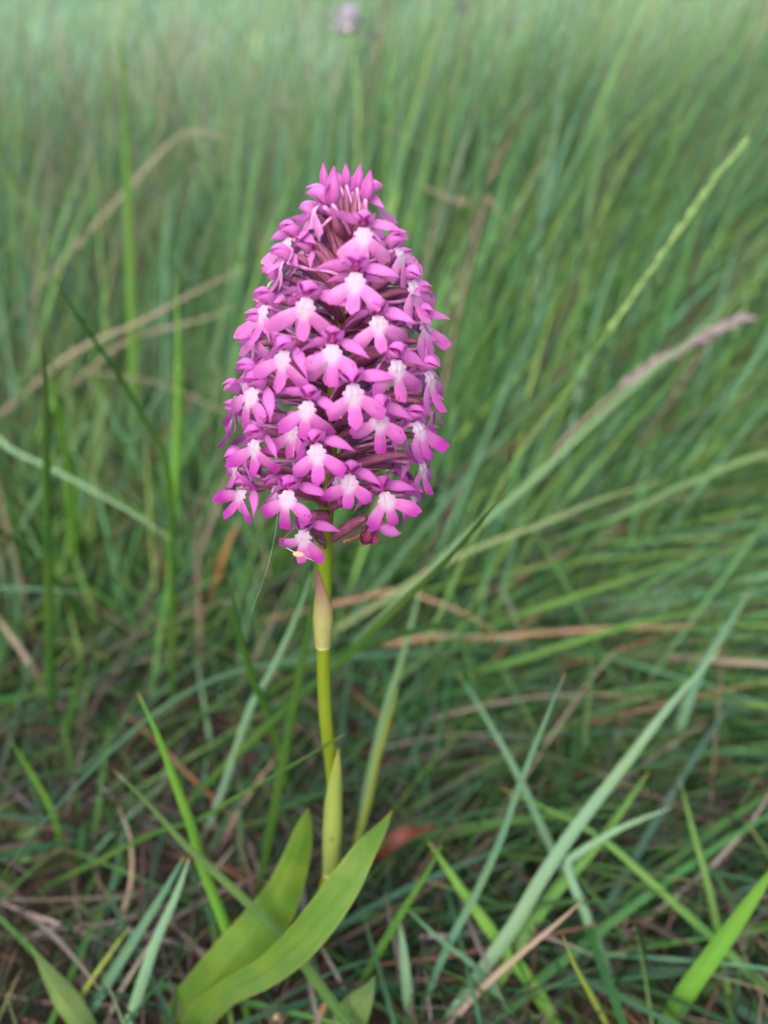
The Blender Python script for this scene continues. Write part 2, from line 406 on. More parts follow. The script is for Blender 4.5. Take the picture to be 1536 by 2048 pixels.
def build_turf():
    S = []
    # short young blades between the litter in front
    n = 4200; x = U(-.30, .34, n); y = U(.06, .45, n)
    c = gcol(n, .10, (.45, .53, .60)); S.append(blades(roots(x, y), U(.02, .075, n), U(.0009, .0024, n), U(0, 6.28, n), U(.2, 1.1, n), U(.1, .9, n), color=c, tipc=tipcol(c)))  # darkening tint: shade from the surrounding grass painted into the blade colour
    # longer lax blades lying to the right in front-right
    n = 500; x = U(-.10, .34, n); y = U(.12, .36, n)
    c = gcol(n, .10, (.6, .72, .8)); S.append(blades(roots(x, y), U(.08, .20, n), U(.0014, .0032, n), N_(.1, .9, n), U(.7, 1.25, n), U(.1, .6, n), color=c, tipc=tipcol(c)))  # same painted shade, milder, in the tint
    stuff('short_grass', S, M_TURF, 'short sparse green grass blades among the brown litter in front', 'grass')
    # the tussock behind the stem that is combed over to the right
    S = []
    cx, cy = G(735, 1290)[:2]
    n = 5200; x = N_(cx + .03, .05, n); y = N_(cy + .03, .045, n)
    az = R(1) * U(-32, 78, n); k = (az / R(78)).clip(0, 1)
    c = gcol(n, .07, (1, 1, 1.05)); S.append(blades(roots(x, y), U(.15, .36, n), U(.0009, .0027, n), az, U(.75, 1.25, n) - .45 * k, U(.15, .55, n), color=c, tipc=tipcol(c), K=9, wob=.12))
    for (tx, ty, m, l0, l1, a0, a1, i0) in ((.12, .46, 1800, .16, .34, -10, 70, .55), (.26, .42, 1500, .12, .30, -20, 80, .7), (.02, .52, 1800, .18, .38, 15, 85, .35), (.22, .62, 1800, .2, .38, 0, 80, .4), (.36, .56, 1500, .16, .34, 10, 170, .35), (.20, .30, 1000, .10, .24, -40, 50, .9)):
        n = int(m * 1.5); x = N_(tx, .06, n); y = N_(ty, .06, n)
        c = gcol(n, .06, (1.12, 1.12, 1.5)); S.append(blades(roots(x, y), U(l0, l1, n), U(.0009, .0028, n), R(1) * U(a0, a1, n), N_(i0, .2, n).clip(.1, 1.3), U(.15, .9, n), color=c, tipc=tipcol(c), K=9, wob=.12))
    # low blades that lie over to the right across the soil
    for (n, x0, x1, y0, y1, l0, l1) in ((6200, -.03, .42, .24, .52, .07, .20), (1600, -.02, .30, .15, .30, .05, .14), (500, -.30, 0, .18, .36, .05, .12)):
        x = U(x0, x1, n); y = U(y0, y1, n)
        c = gcol(n, .12, (.48, .56, .62)); S.append(blades(roots(x, y), U(l0, l1, n), U(.0007, .0020, n), N_(.15 if x1 > .1 else 1.0, .65, n), U(.85, 1.35, n), U(.05, .5, n), color=c, tipc=tipcol(c), K=7, wob=.15))  # dark tint paints in the shade low down in the grass
    stuff('leaning_grass', S, M_TURF, 'long green grass combed over to the right behind the orchid stem', 'grass')
    # upright grass on the left
    S = []
    n = 10500; x = U(-.75, -.02, n); y = U(.34, 1.05, n)
    k = np.clip((y - .34) / .3, 0, 1)
    c = gcol(n, .07, (1.25, 1.18, 1.55)); S.append(blades(roots(x, y), U(.09, .22, n) + .14 * k * U(0, 1, n), U(.0009, .0028, n), N_(.5, 1.2, n), U(.02, .35, n), U(.05, .7, n), color=c, tipc=tipcol(c), K=8, wob=.1))
    n = 3200; x = U(-.34, -.02, n); y = U(.24, .44, n)
    c = gcol(n, .10); S.append(blades(roots(x, y), U(.05, .15, n), U(.0012, .003, n), U(0, 6.28, n), U(.05, .6, n), U(.1, .9, n), color=c, tipc=tipcol(c)))
    n = 5000; x = U(.05, .75, n); y = U(.40, 1.0, n)
    c = gcol(n, .06, (1.2, 1.15, 1.7)); S.append(blades(roots(x, y), U(.12, .32, n), U(.0007, .0022, n), U(0, 6.28, n), U(.05, .6, n), U(.1, 1.2, n), color=c, tipc=tipcol(c), K=8, wob=.15))
    stuff('upright_grass', S, M_TURF, 'upright green meadow grass standing on both sides behind the orchid', 'grass')
    # meadow beyond
    S = []
    n = 70000; y = .62 + 2.6 * U(0, 1, n) ** 1.35; x = U(-1, 1, n) * (.30 + .62 * y)
    c = gcol(n, .05, (1.85, 1.55, 2.95)) * (1 + .75 * np.clip(y - .8, 0, 1.2))[:, None]  # farther blades lightened: distance haze painted into their colour
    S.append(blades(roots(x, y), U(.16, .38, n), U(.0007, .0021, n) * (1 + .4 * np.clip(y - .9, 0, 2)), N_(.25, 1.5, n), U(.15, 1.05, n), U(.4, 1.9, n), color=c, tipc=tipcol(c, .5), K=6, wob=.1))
    n = 8000; y = .50 + 2.0 * U(0, 1, n) ** 1.3; x = U(-1, 1, n) * (.28 + .6 * y)
    c = STRAWS[rng.choice([0, 2, 4, 4], n)] * U(.8, 1.4, (n, 1))
    S.append(blades(roots(x, y), U(.2, .45, n), U(.0006, .0015, n), N_(.2, 1.6, n), U(.1, .9, n), U(.1, 1.3, n), color=c, K=7, wob=.15))
    stuff('meadow_grass', S, M_TURF, 'dense tall green meadow grass stretching away behind the orchid', 'grass')
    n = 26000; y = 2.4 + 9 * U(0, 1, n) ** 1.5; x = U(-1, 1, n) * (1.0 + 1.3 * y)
    c = gcol(n, .08, (1.3, 1.1, 1.9)) * 2.0  # hazy brightening painted into the far blades' colour
    n2 = 9000; y2 = U(-1.6, .6, n2); x2 = U(.34, 2.2, n2) * np.where(U(0, 1, n2) < .5, -1, 1)
    c2 = gcol(n2, .08)
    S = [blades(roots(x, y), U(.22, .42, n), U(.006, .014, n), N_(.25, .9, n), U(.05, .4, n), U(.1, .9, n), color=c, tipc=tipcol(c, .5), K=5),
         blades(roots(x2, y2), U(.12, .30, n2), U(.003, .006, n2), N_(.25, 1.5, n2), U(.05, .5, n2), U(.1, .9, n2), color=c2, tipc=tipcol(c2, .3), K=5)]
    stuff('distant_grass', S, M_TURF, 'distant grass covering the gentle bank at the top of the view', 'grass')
    # dead litter: needles and old stems lying on the soil
    S = []
    n = 9000; x = U(-.5, .5, n); y = .05 + .75 * U(0, 1, n) ** 1.2
    c = STRAWS[rng.integers(0, len(STRAWS), n)] * np.exp(rng.normal(-1.05, .5, (n, 1))) * np.array([.95, .90, 1.08])  # litter colours darkened: foreground shade painted in
    rt = roots(x, y, 0); rt[:, 2] += U(.0, .013, n)
    S.append(blades(rt, U(.02, .085, n), U(.0006, .0016, n), U(0, 6.28, n), U(1.35, 1.62, n), U(-.15, .3, n), color=c, K=4, keep_clear=False, fold=.6, wob=.15))
    n = 420; x = U(-.4, .35, n); y = U(.08, .7, n)
    c = STRAWS[rng.integers(0, len(STRAWS), n)] * np.exp(rng.normal(-.75, .4, (n, 1)))  # painted foreground shade darkens these stems too
    rt = roots(x, y, 0); rt[:, 2] += U(.004, .018, n)
    S.append(blades(rt, U(.04, .12, n), U(.0008, .002, n), N_(.2, 1.3, n), U(1.15, 1.6, n), U(0, .4, n), color=c, K=5, fold=.5, wob=.2))
    stuff('dead_litter', S, M_STRAW, 'brown and grey dead grass stems and needles littering the soil', 'litter')
    # moss
    n = 9000; x = U(-.4, .45, n); y = U(.06, .5, n)
    m = (np.sin(x * 31 + 2) * np.sin(y * 43) + rng.normal(0, .35, n)) > .25; x = x[m]; y = y[m]; n = len(x)
    c = np.array([[.06, .10, .02]]) * np.exp(rng.normal(0, .3, (n, 1)))
    stuff('moss', [blades(roots(x, y), U(.004, .014, n), U(.0006, .0016, n), U(0, 6.28, n), U(.1, 1.2, n), U(0, .8, n), color=c, K=3)], M_TURF,
          'low dark green moss in patches on the soil', 'moss')
build_turf()

# ------------------------------------------------------------------ the orchid
def TB(tab, v):
    k = sorted(tab); return float(np.interp(v, k, [tab[i] for i in k]))
AX = {340: 700, 520: 690, 700: 675, 960: 655, 1120: 648}
HW = {340: 40, 400: 86, 450: 122, 500: 154, 560: 172, 600: 188, 650: 200, 700: 213, 780: 224, 850: 226, 900: 222, 950: 208, 1000: 196, 1060: 150, 1120: 120}
MM = .001
def axis_at(v): return Py(TB(AX, v), v)
def rad_at(v): return max(.002, TB(HW, v) * depth_y(v) / F - .0030)
BASE = G(398, 2072)
orchid = empty('orchid', BASE)
tag(orchid, 'tall orchid with a dense cone of magenta flowers on a yellow-green stem', 'orchid')
OB = np.array(BASE)

def lobe_r(th, al, L, W):
    dl = th - al
    best = 0.0
    if abs(dl) < 1.2:
        for r in np.arange(.1, L + .2, .03):
            s = r * math.cos(dl); q = abs(r * math.sin(dl))
            if s > L or s < 0: continue
            wd = W * (.36 + .64 * min(1, s / (L - W)) ** .8)
            if s > L - W: wd *= math.sqrt(max(0, 1 - ((s - (L - W)) / W) ** 2))
            if q <= wd: best = r
    return best
def make_lip(seed, la=46, ma=0, flop=0.0, Ls=5.1, Lm=4.4):
    """three-lobed lip: a narrow claw at the top that spreads into a middle and two side lobes"""
    r = random.Random(seed)
    nt_, nr = 110, 9
    ths = np.linspace(-np.pi, np.pi, nt_, endpoint=False)
    La, Lb, Lc = Ls * r.uniform(.92, 1.07), Lm * r.uniform(.9, 1.06), Ls * r.uniform(.92, 1.07)
    a1, a2, m0 = R(la + r.uniform(-7, 7)), R(la + r.uniform(-7, 7)), R(ma + r.uniform(-7, 7))
    rr = []
    for th in ths:
        q = max(lobe_r(th, a1, La, 1.10), lobe_r(th, -a2, Lc, 1.10), lobe_r(th, m0, Lb, .95),
                lobe_r(th, R(100), 1.45, .30), lobe_r(th, -R(100), 1.45, .30), .62)
        if abs(th) > 1.9: q = max(q, min(1.05 / max(.1, -math.cos(th)), .85 / max(.05, abs(math.sin(th)))))
        rr.append(q)
    rr = np.array(rr); rr = .2 * np.roll(rr, 1) + .6 * rr + .2 * np.roll(rr, -1)
    sm = rr.copy()
    for _ in range(6): sm = .25 * np.roll(sm, 1) + .5 * sm + .25 * np.roll(sm, -1)
    k = np.clip((np.abs(ths) - 1.5) / .5, 0, 1); rr = rr * (1 - k) + sm * k
    rr *= 1 + .03 * np.sin(ths * 23 + r.uniform(0, 6)) * (1 - k)
    s = np.linspace(.05, 1, nr)
    rho = rr[:, None] * s[None]; th = np.repeat(ths[:, None], nr, 1)
    near = np.minimum.reduce([np.abs(th - a1), np.abs(th + a2), np.abs(th - m0)])
    q = (near * rho / 1.1).clip(0, 1.2) * (np.abs(th) < 1.5)
    c1, c2, c3 = r.uniform(-.09, .14), r.uniform(-.09, .14), r.uniform(-.06, .10)
    curl = np.where(th > R(24), c1, np.where(th < -R(24), c2, c3 + flop)) * (np.abs(th) < 1.6)
    x = rho * np.sin(th); z = -1.0 - rho * np.cos(th)
    f = 1.05 * (1 - np.exp(z / 1.0)) - .26 * q ** 2 * np.minimum(1, rho / 1.6) + curl * 1.3 * np.maximum(0, rho - .8) ** 2
    f += .22 * np.exp(-((np.abs(x) - .4) / .25) ** 2) * np.exp(-((z + .8) / .6) ** 2) - .12 * np.abs(x) ** 1.5 * .4
    f += .08 * np.sin(th * 8 + r.uniform(0, 6)) * np.clip((rho - 1.6) / 2, 0, 1)
    V = np.stack([x, f, z], -1).reshape(-1, 3) * MM
    wd = np.sqrt((x / 1.35) ** 2 + ((z + .6) / np.where(z < -.6, 2.2, 1.6)) ** 2)
    st = np.stack([np.hypot(x, z) / 5.2, th, wd], -1).reshape(-1, 3)
    F_ = grid_faces(nt_, nr); k = nt_ * nr
    a = (nt_ - 1) * nr + np.arange(nr - 1); b = np.arange(nr - 1)
    F_ = np.vstack([F_, np.stack([a, a + 1, b + 1, b], -1)])
    i = np.arange(nt_) * nr; j = np.roll(i, -1)
    V = np.vstack([V, V[i].mean(0)]); st = np.vstack([st, st[i].mean(0)])
    F_ = np.vstack([F_, np.stack([i, j, np.full(nt_, k), np.full(nt_, k)], 1)])
    return mesh('lip', [(V, F_, st)])
def wprof(n, p0=.35, peak=.4, pw=1.0):
    t = np.linspace(0, 1, n)
    w = np.where(t < peak, p0 + (1 - p0) * np.sin(t / peak * np.pi / 2), np.cos((t - peak) / (1 - peak) * np.pi / 2) ** pw)
    w[-1] = .01; return w
def make_sepal(seed, side, droop, fwd, L=5.7, W=1.8):
    r = random.Random(seed)
    t = np.linspace(0, 1, 11); a = R(droop)
    x = .7 + L * t * math.cos(a); z = .7 + L * t * math.sin(a) + .9 * np.sin(t * 2.6) * .6
    f = -.75 + fwd * t * L + r.uniform(-.25, .25) * t * t * 3
    path = np.stack([side * x, f, z], -1)
    p = patch(path * MM, wprof(11, .35, .38, 1.25) * W * MM, (0, .55 * side, 1), cup=-.16 * side, nv=7, fold=-.10, wave=.16, seed=seed, twist=np.linspace(r.uniform(-.3, .3), r.uniform(-.8, .9), 11))
    return mesh('sepal', [p])
def make_hood(seed, opening=1.0):
    r = random.Random(seed)
    path = spline([(0, -1.1, .5), (0, -.8, 1.8), (0, .2, 2.75 * opening), (0, 1.4, 2.75 * opening), (r.uniform(-.15, .15), 2.7, 1.75 * opening + r.uniform(-.3, .4))], 11)
    p = patch(path * MM, wprof(11, .5, .36, 1.15) * 3.3 * MM, (1, 0, 0), cup=-.55, nv=9, fold=-.05, wave=.06, seed=seed)
    return mesh('upper_sepal', [p])
def make_petal(seed, side):
    r = random.Random(seed)
    path = spline([(side * .35, -1.0, .4), (side * 1.25, -.5, .95), (side * 1.6, .5, 1.35), (side * 1.15, 1.7, 1.45), (side * .45, 2.5, 1.25 + r.uniform(-.2, .3))], 10)
    p = patch(path * MM, wprof(10, .5, .40, 1.1) * 2.0 * MM, (side * .45, 0, 1), cup=.30 * side, nv=7, wave=.08, seed=seed)
    return mesh('petal', [p])
LIPS = [make_lip(i, la=(52, 48, 55, 50, 60, 53, 49, 57, 58, 48, 54, 51, 50, 61, 49, 56)[i], flop=(0, .08, -.06, .10, 0, -.08, .05, .12)[i % 8], Ls=4.4 + .09 * (i * 7 % 11), Lm=3.8 + .08 * (i * 5 % 11)) for i in range(16)]
HOODS = [make_hood(20 + i, (1, 1.05, .95, 1.1)[i]) for i in range(4)]
PETL = [make_petal(30 + i, -1) for i in range(3)]; PETR = [make_petal(40 + i, 1) for i in range(3)]
SL = [make_sepal(50 + i, -1, d, f) for i, (d, f) in enumerate(((-12, .0), (-30, .15), (-52, .1), (8, .3), (-24, .30)))]
SR = [make_sepal(60 + i, 1, d, f) for i, (d, f) in enumerate(((-12, .0), (-30, .15), (-52, .1), (8, .3), (-24, .30)))]
COLUMN = mesh('column', [ellipsoid((0, -.1 * MM, 1.0 * MM), (.62 * MM, .9 * MM, .75 * MM), 8, 10), ellipsoid((0, .75 * MM, 1.25 * MM), (.28 * MM, .3 * MM, .35 * MM), 6, 8)])

def fl_color(v):
    """the flowers are deep magenta low down and paler pink at the top"""
    k = np.clip((v - 430) / 560, 0, 1); j = 1 + random.uniform(-.07, .07)
    lo, hi = np.array([.74, .23, .63]), np.array([.48, .048, .44])
    return (lo + (hi - lo) * k) * j
def flower(u, v, yaw_deg=None, rad=None, roll=0, pitch=None, scale=1.0, sep=None, lip=None, drop=None, back=False, world=None, azim=None, lipc=None):
    """(u, v) is where the lip meets the hood"""
    ax = axis_at(v); Rr = rad_at(v) if rad is None else rad
    if azim is None:
        dx = (u - TB(AX, v)) * depth_y(v) / F
        for _ in range(3):                       # nearer than the axis: the same pixel lies closer in
            q = math.sqrt(max(Rr * Rr - dx * dx, (.12 * Rr) ** 2)); y = PLY - q
            p = Py(u, v, y); dx = p[0] - ax[0]
            if abs(dx) > Rr * .98: break
        az = math.atan2(q, dx) if True else 0     # angle in the (x, toward camera) plane
        out = np.array([math.cos(az), -math.sin(az), 0.0])
        loc = p.copy()
    else:
        out = np.array([math.cos(azim), -math.sin(azim), 0.0])
        loc = ax + out * Rr
    if yaw_deg is not None:
        a = R(yaw_deg); out = np.array([math.sin(a), -math.cos(a), 0.0])
    # heights: the flower sits out from the axis; frame X right, Y forward(out), Z up
    top = np.clip((620 - v) / 260, 0, 1)
    el = R(pitch if pitch is not None else (2 + 16 * top + random.uniform(-11, 11)))
    fwd = out * math.cos(el) + np.array([0, 0, math.sin(el)])
    upv = np.array([0, 0, 1.0]) * math.cos(el) - out * math.sin(el)
    xr = np.cross(fwd, upv)
    M = Matrix(((xr[0], fwd[0], upv[0]), (xr[1], fwd[1], upv[1]), (xr[2], fwd[2], upv[2])))
    roll += random.uniform(-8, 8)
    q = M.to_quaternion() @ Quaternion((0, 1, 0), R(roll))
    e = empty('flower', Vector(loc - OB), orchid)
    e.rotation_mode = 'QUATERNION'; e.rotation_quaternion = q; scale *= 1.0 * random.uniform(.92, 1.08); e.scale = (scale,) * 3
    col = fl_color(v) * np.array([.84, .72, .88])
    kk = np.clip((v - 430) / 420, 0, 1); lipc = (np.array([.86, .38, .72]) * (1 - kk) + np.array([.44, .020, .40]) * kk) * random.uniform(.94, 1.06) * np.array([.60, .50, .62])
    lp = link('lip', random.choice(LIPS) if lip is None else LIPS[(lip * 2 + int(u) % 2) % 16], M_LIP, e, col if lipc is None else lipc)
    lp.scale = (1.10,) * 3; lp.location.y = .0004
    link('upper_sepal', random.choice(HOODS), M_SEP, e, col)
    link('petal', random.choice(PETL), M_SEP, e, col); link('petal', random.choice(PETR), M_SEP, e, col)
    i, j = (random.randrange(5), random.randrange(5)) if sep is None else sep
    link('sepal', SL[i], M_SEP, e, col); link('sepal', SR[j], M_SEP, e, col)
    link('column', COLUMN, M_DARK, e)
    # ovary, spur and bract in the flower's own frame
    inv = (q.to_matrix().inverted()); sc = 1 / scale
    def loc_(pw): return np.array(inv @ Vector(pw - loc)) * sc
    dz = (.0022 + .0065 * top + random.uniform(0, .0012)) if drop is None else drop
    a0 = ax + out * .0010 * np.array([1, 1, 0]); t_ = dz / .07
    a0 = a0 - np.array([0, 0, dz]); 
    A = loc_(a0)
    B = np.array([0, -1.0 * MM, .55 * MM])
    mid1 = A + (B - A) * .35 + np.array([0, 0, .9 * MM + .6 * MM * top]); mid2 = A + (B - A) * .75 + np.array([0, 0, 1.1 * MM])
    pth = spline([A, mid1, mid2, B], 14); tt = np.linspace(0, 1, 14)
    rad_ = (.50 + .50 * np.sin(np.pi * np.clip(tt * 1.05, 0, 1)) ** .8) * .98 * MM
    link('ovary', mesh('ovary', [tube(pth, rad_, 9, .10, 3.0)]), M_OVARY, e)
    sx = random.uniform(-1.2, 1.2) * MM; back_ = np.array([0, -1, 0.0])
    L = random.uniform(9.5, 12.5) * MM
    sp = spline([(0, -.2 * MM, -.2 * MM), (sx * .3, -L * .3, -1.4 * MM), (sx, -L * .65, -2.1 * MM), (sx * 1.6, -L, -2.0 * MM - dz * .35)], 12)
    link('spur', mesh('spur', [tube(sp, np.linspace(.42, .26, 12) * MM, 7)]), M_SPUR, e)
    bl = spline([A, A + (B - A) * .3 + np.array([sx * .4, 0, -.5 * MM]), A + (B - A) * .7 + np.array([sx, 0, -1.6 * MM])], 9)
    link('bract', mesh('bract', [patch(bl, wprof(9, .6, .25) * 1.3 * MM, (1, 0, .1), cup=.3, nv=5)]), M_BRACT, e)
    return e

# flowers that face us: (u, v, yaw or None, roll, scale, sepal pair, lip)
FRONT = [
 (727, 456, 4, 2, .95, (0, 3), 0), (713, 546, -3, 0, 1.05, (0, 0), 5), (617, 596, -12, -8, 1.05, (0, 1), 1), (755, 632, 10, 6, 1.05, (4, 1), 3),
 (666, 690, -2, 0, 1.05, (1, 1), 4), (583, 476, -52, -8, 1.0, (0, 4), 7), (534, 611, -45, -4, 1.0, (3, 2), 3), (820, 561, 42, 8, 1.0, (2, 3), 3),
 (842, 640, 48, 4, 1.0, (4, 0), 6), (780, 488, 62, 6, 1.0, (2, 0), 1), (768, 396, 105, 5, .95, (0, 4), 2), (590, 408, -75, 20, 1.0, (3, 1), 7),
 (521, 515, -72, 0, 1.0, (0, 2), 5), (497, 640, -70, 0, .95, (1, 2), 0), (562, 440, -110, 0, .85, (0, 1), 2),
 (495, 722, -62, -3, 1.0, (3, 2), 6), (572, 702, -26, -4, 1.05, (2, 2), 7), (790, 720, 24, 4, 1.05, (1, 2), 7), (850, 742, 56, 5, 1.0, (2, 0), 3),
 (705, 768, 5, 2, 1.05, (0, 2), 5), (514, 778, -40, -6, 1.05, (2, 1), 1), (456, 782, -84, 4, 1.05, (3, 1), 2), (619, 803, -12, -2, 1.05, (1, 0), 0),
 (756, 823, 14, 2, 1.05, (1, 1), 4), (826, 845, 50, 3, 1.02, (2, 1), 6), (515, 879, -38, -4, 1.05, (4, 2), 1), (467, 887, -64, -6, 1.0, (1, 2), 3),
 (633, 888, -4, 2, 1.05, (1, 2), 5), (700, 949, 4, 0, 1.03, (1, 2), 0), (838, 921, 56, 2, 1.0, (2, 1), 7), (492, 976, -50, -18, 1.0, (2, 2), 3),
 (580, 981, -16, 2, 1.0, (0, 2), 1), (766, 985, 18, 8, 1.0, (1, 4), 2), (609, 1059, -6, 2, .98, (0, 2), 4), (808, 965, 72, 10, .9, (1, 2), 5),
 (650, 445, -150, 0, .9, (0, 1), 1), (800, 800, 78, 5, 1.0, (3, 2), 0), (545, 560, -88, -3, .95, (3, 2), 1),
 (738, 505, 118, 0, .95, (1, 2), 5), (840, 590, 85, 0, .95, (1, 3), 3), (860, 690, 88, 0, .92, (4, 1), 5), (868, 790, 86, 0, .92, (1, 1), 2),
 (862, 880, 92, 0, .9, (1, 2), 1), (480, 835, -95, 0, .95, (1, 2), 6), (478, 700, -98, 0, .92, (3, 2), 0), (462, 935, -92, 0, .9, (1, 2), 5),
]
for (u, v, yaw, roll, sc, sep, lip) in FRONT:
    Rr = rad_at(v)
    if yaw is not None and abs(yaw) > 60: # sideways and rear ones stand where their own angle says
        a = R(yaw); az = math.pi / 2 - a
        e = flower(u, v, rad=Rr, azim=az, roll=roll, scale=sc, sep=sep, lip=lip)
    else:
        e = flower(u, v, yaw_deg=yaw, roll=roll, scale=sc, sep=sep, lip=lip)
# the flowers round the back
ga = 0.0
for i in range(38):
    v = 440 + (1010 - 440) * (i + .5) / 38
    ga += R(137.5)
    yaw = 100 + (math.degrees(ga) % 160)      # 100..260 : away from us
    flower(TB(AX, v), v, azim=math.pi / 2 - R(yaw), rad=rad_at(v) * random.uniform(.86, .98), roll=random.uniform(-12, 12), scale=random.uniform(.88, 1.0))
# inner ring of half-hidden ones that fill the gaps
for i in range(11):
    v = 480 + (960 - 480) * (i + .5) / 11
    yaw = -80 + (i * 98.9) % 160
    flower(TB(AX, v), v, azim=math.pi / 2 - R(yaw), rad=rad_at(v) * random.uniform(.66, .78), roll=random.uniform(-20, 20), scale=.85)

# buds at the top
def bud(u, v, L, Wd, tilt=0, y=PLY, root=(700, 480)):
    loc = Py(u, v, y); e = empty('flower_bud', Vector(loc - OB), orchid)
    n, m = 14, 14; t = np.linspace(0, 1, n); a = np.linspace(0, 2 * np.pi, m, endpoint=False)
    prof = np.sin(np.pi * np.clip(t, 0, 1) ** .80) ** .62 * (1 - .50 * t ** 2.2)
    seams = 1 + .09 * np.abs(np.sin(1.5 * a))[None] * np.sin(np.pi * t)[:, None] - .05
    r = Wd / 2 * prof[:, None] * seams
    tl = R(tilt)
    X = r * np.cos(a); Y = r * np.sin(a); Z = L * t[:, None] * np.ones((1, m))
    V = np.stack([X * math.cos(tl) + Z * math.sin(tl), Y, Z * math.cos(tl) - X * math.sin(tl)], -1).reshape(-1, 3)
    s3 = np.abs(((a * 1.5 / np.pi) % 1) - .5) * 2
    st = np.stack([np.repeat(t[:, None], m, 1) * .9, np.repeat(s3[None], n, 0), np.zeros((n, m))], -1).reshape(-1, 3)
    link('bud_petals', mesh('bud_petals', [(V, grid_faces(n, m, True), st)]), M_SEP, e, (.40, .035, .32))
    A = Py(*root) - loc
    mid = A * .4 + np.array([0, -.0008, -.001])
    pth = spline([A, mid, (0, 0, .0003)], 12)
    link('ovary', mesh('ovary', [tube(pth, (.40 + .24 * np.sin(np.linspace(0, 3.1, 12))) * MM, 8, .08, 2)]), M_OVARY, e)
    q = spline([(0, -.0006, .0006), A * .35 + np.array([.0009, -.001, 0]), A * .85 + np.array([.0012, -.0008, 0])], 8)
    link('spur', mesh('spur', [tube(q, .28 * MM, 6)]), M_SPUR, e)
px = depth_y(370) / F
for (u, v, L, W_, tl, y, rt) in ((650, 381, 54, 20, -2, PLY + .003, (692, 500)), (665, 414, 76, 34, 4, PLY - .004, (692, 480)), (693, 378, 48, 22, 0, PLY + .001, (697, 470)),
                             (714, 383, 52, 23, 8, PLY - .001, (700, 470)), (731, 405, 62, 28, 10, PLY - .003, (703, 470)), (705, 392, 40, 20, 2, PLY + .005, (700, 470)), (680, 380, 36, 18, -3, PLY + .006, (695, 470))):
    bud(u, v, L * px, W_ * px, tl, y, rt)

# withered flower low on the right
def withered():
    loc = Py(745, 1050, PLY - .006); e = tag(empty('flower', Vector(loc - OB), orchid), 'withered dark flower with shrivelled lip')
    p = patch(spline([(-.2, 0, 0), (-.6, .3, -1.8), (-1.4, .3, -3.6), (-1.7, 0, -4.4)], 12) * MM, wprof(12, .6, .4) * 3.4 * MM, (1, 0, .2), cup=-.9, nv=9, wave=.25, seed=3)
    p2 = ellipsoid((-.9 * MM, .3 * MM, -2.0 * MM), (1.25 * MM, 1.0 * MM, 2.1 * MM), 10, 12, Matrix.Rotation(R(22), 3, 'Y'), .09, 4)
    o = link('lip', mesh('lip', [p, p2]), M_WITHER, e)
    p = patch(spline([(1.0, 0, -.2), (2.4, -.3, -.9), (4.4, -.5, -1.5), (5.2, -.4, -1.4)], 10) * MM, wprof(10, .4, .45) * 2.5 * MM, (0, 0, 1), cup=.3, nv=7)
    link('sepal', mesh('sepal', [p]), M_SEP, e, (.52, .10, .48))
    p = patch(spline([(-.6, .5, -.3), (.3, 0, .6), (1.4, -.3, 1.0), (2.4, -.4, 1.2)], 10) * MM, wprof(10, .6, .4) * 2.3 * MM, (0, .3, 1), cup=-.5, nv=7, wave=.2)
    link('upper_sepal', mesh('upper_sepal', [p]), M_WITHER, e)
    A = Py(660, 1083) - loc; B = np.array([-.0012, .002, .0004])
    link('ovary', mesh('ovary', [tube(spline([A, A * .7 + B * .3 + np.array([0, 0, .0004]), A * .3 + B * .7 + np.array([0, 0, .0006]), B], 14), (.35 + .75 * np.sin(np.linspace(.1, 2.9, 14))) * MM, 9, .08, 2.5)]), M_OVARY, e)
    q = [Py(735, 1063, PLY - .006), Py(722, 1070, PLY - .006), Py(705, 1078, PLY - .005), Py(692, 1081, PLY - .005), Py(686, 1084, PLY - .0055)]
    link('spur', mesh('spur', [tube(spline([a - loc for a in q], 12), .38 * MM, 6)]), M_DRYBROWN, e)
    loc = Py(645, 1035, PLY - .003); e = empty('flower_bud', Vector(loc - OB), orchid)
    link('ovary', mesh('ovary', [tube(spline([Py(656, 1032) - loc, (0, 0, 0), Py(622, 1030, PLY - .005) - loc], 10), (.6 + .7 * np.sin(np.linspace(.2, 2.9, 10))) * MM, 9, .1, 1)]), M_OVARY, e)
withered()

# stem
SPX = [(398, 2085), (430, 2035), (500, 1960), (590, 1880), (640, 1805), (660, 1740), (666, 1680), (668, 1600), (663, 1530), (653, 1455), (648, 1380), (647, 1290), (649, 1120), (655, 960), (675, 700), (690, 520), (700, 420)]
path = spline([Py(u, v, PLY if v < 1500 else PLY + .002) for u, v in SPX], 110)
dv = depth_uv(path)[2]
srad = np.interp(dv, [400, 520, 700, 960, 1120, 1300, 1450, 1600, 2080], [.5, .8, 1.1, 1.4, 1.5, 1.40, 1.42, 1.6, 1.7]) * MM
V_, F_, S_ = tube(path - OB, srad, 14, .03)
vz = V_ + OB; vv = depth_uv(vz)[2]; S_[:, 0] = np.interp(vv, [420, 2080], [1.0, 0.0]); S_[:, 0] = np.interp(vv, [400, 520, 760, 1000, 1100, 2080], [1, .93, .80, .66, .55, 0])
link('stem', mesh('stem', [(V_, F_, S_)]), M_STEM, orchid)

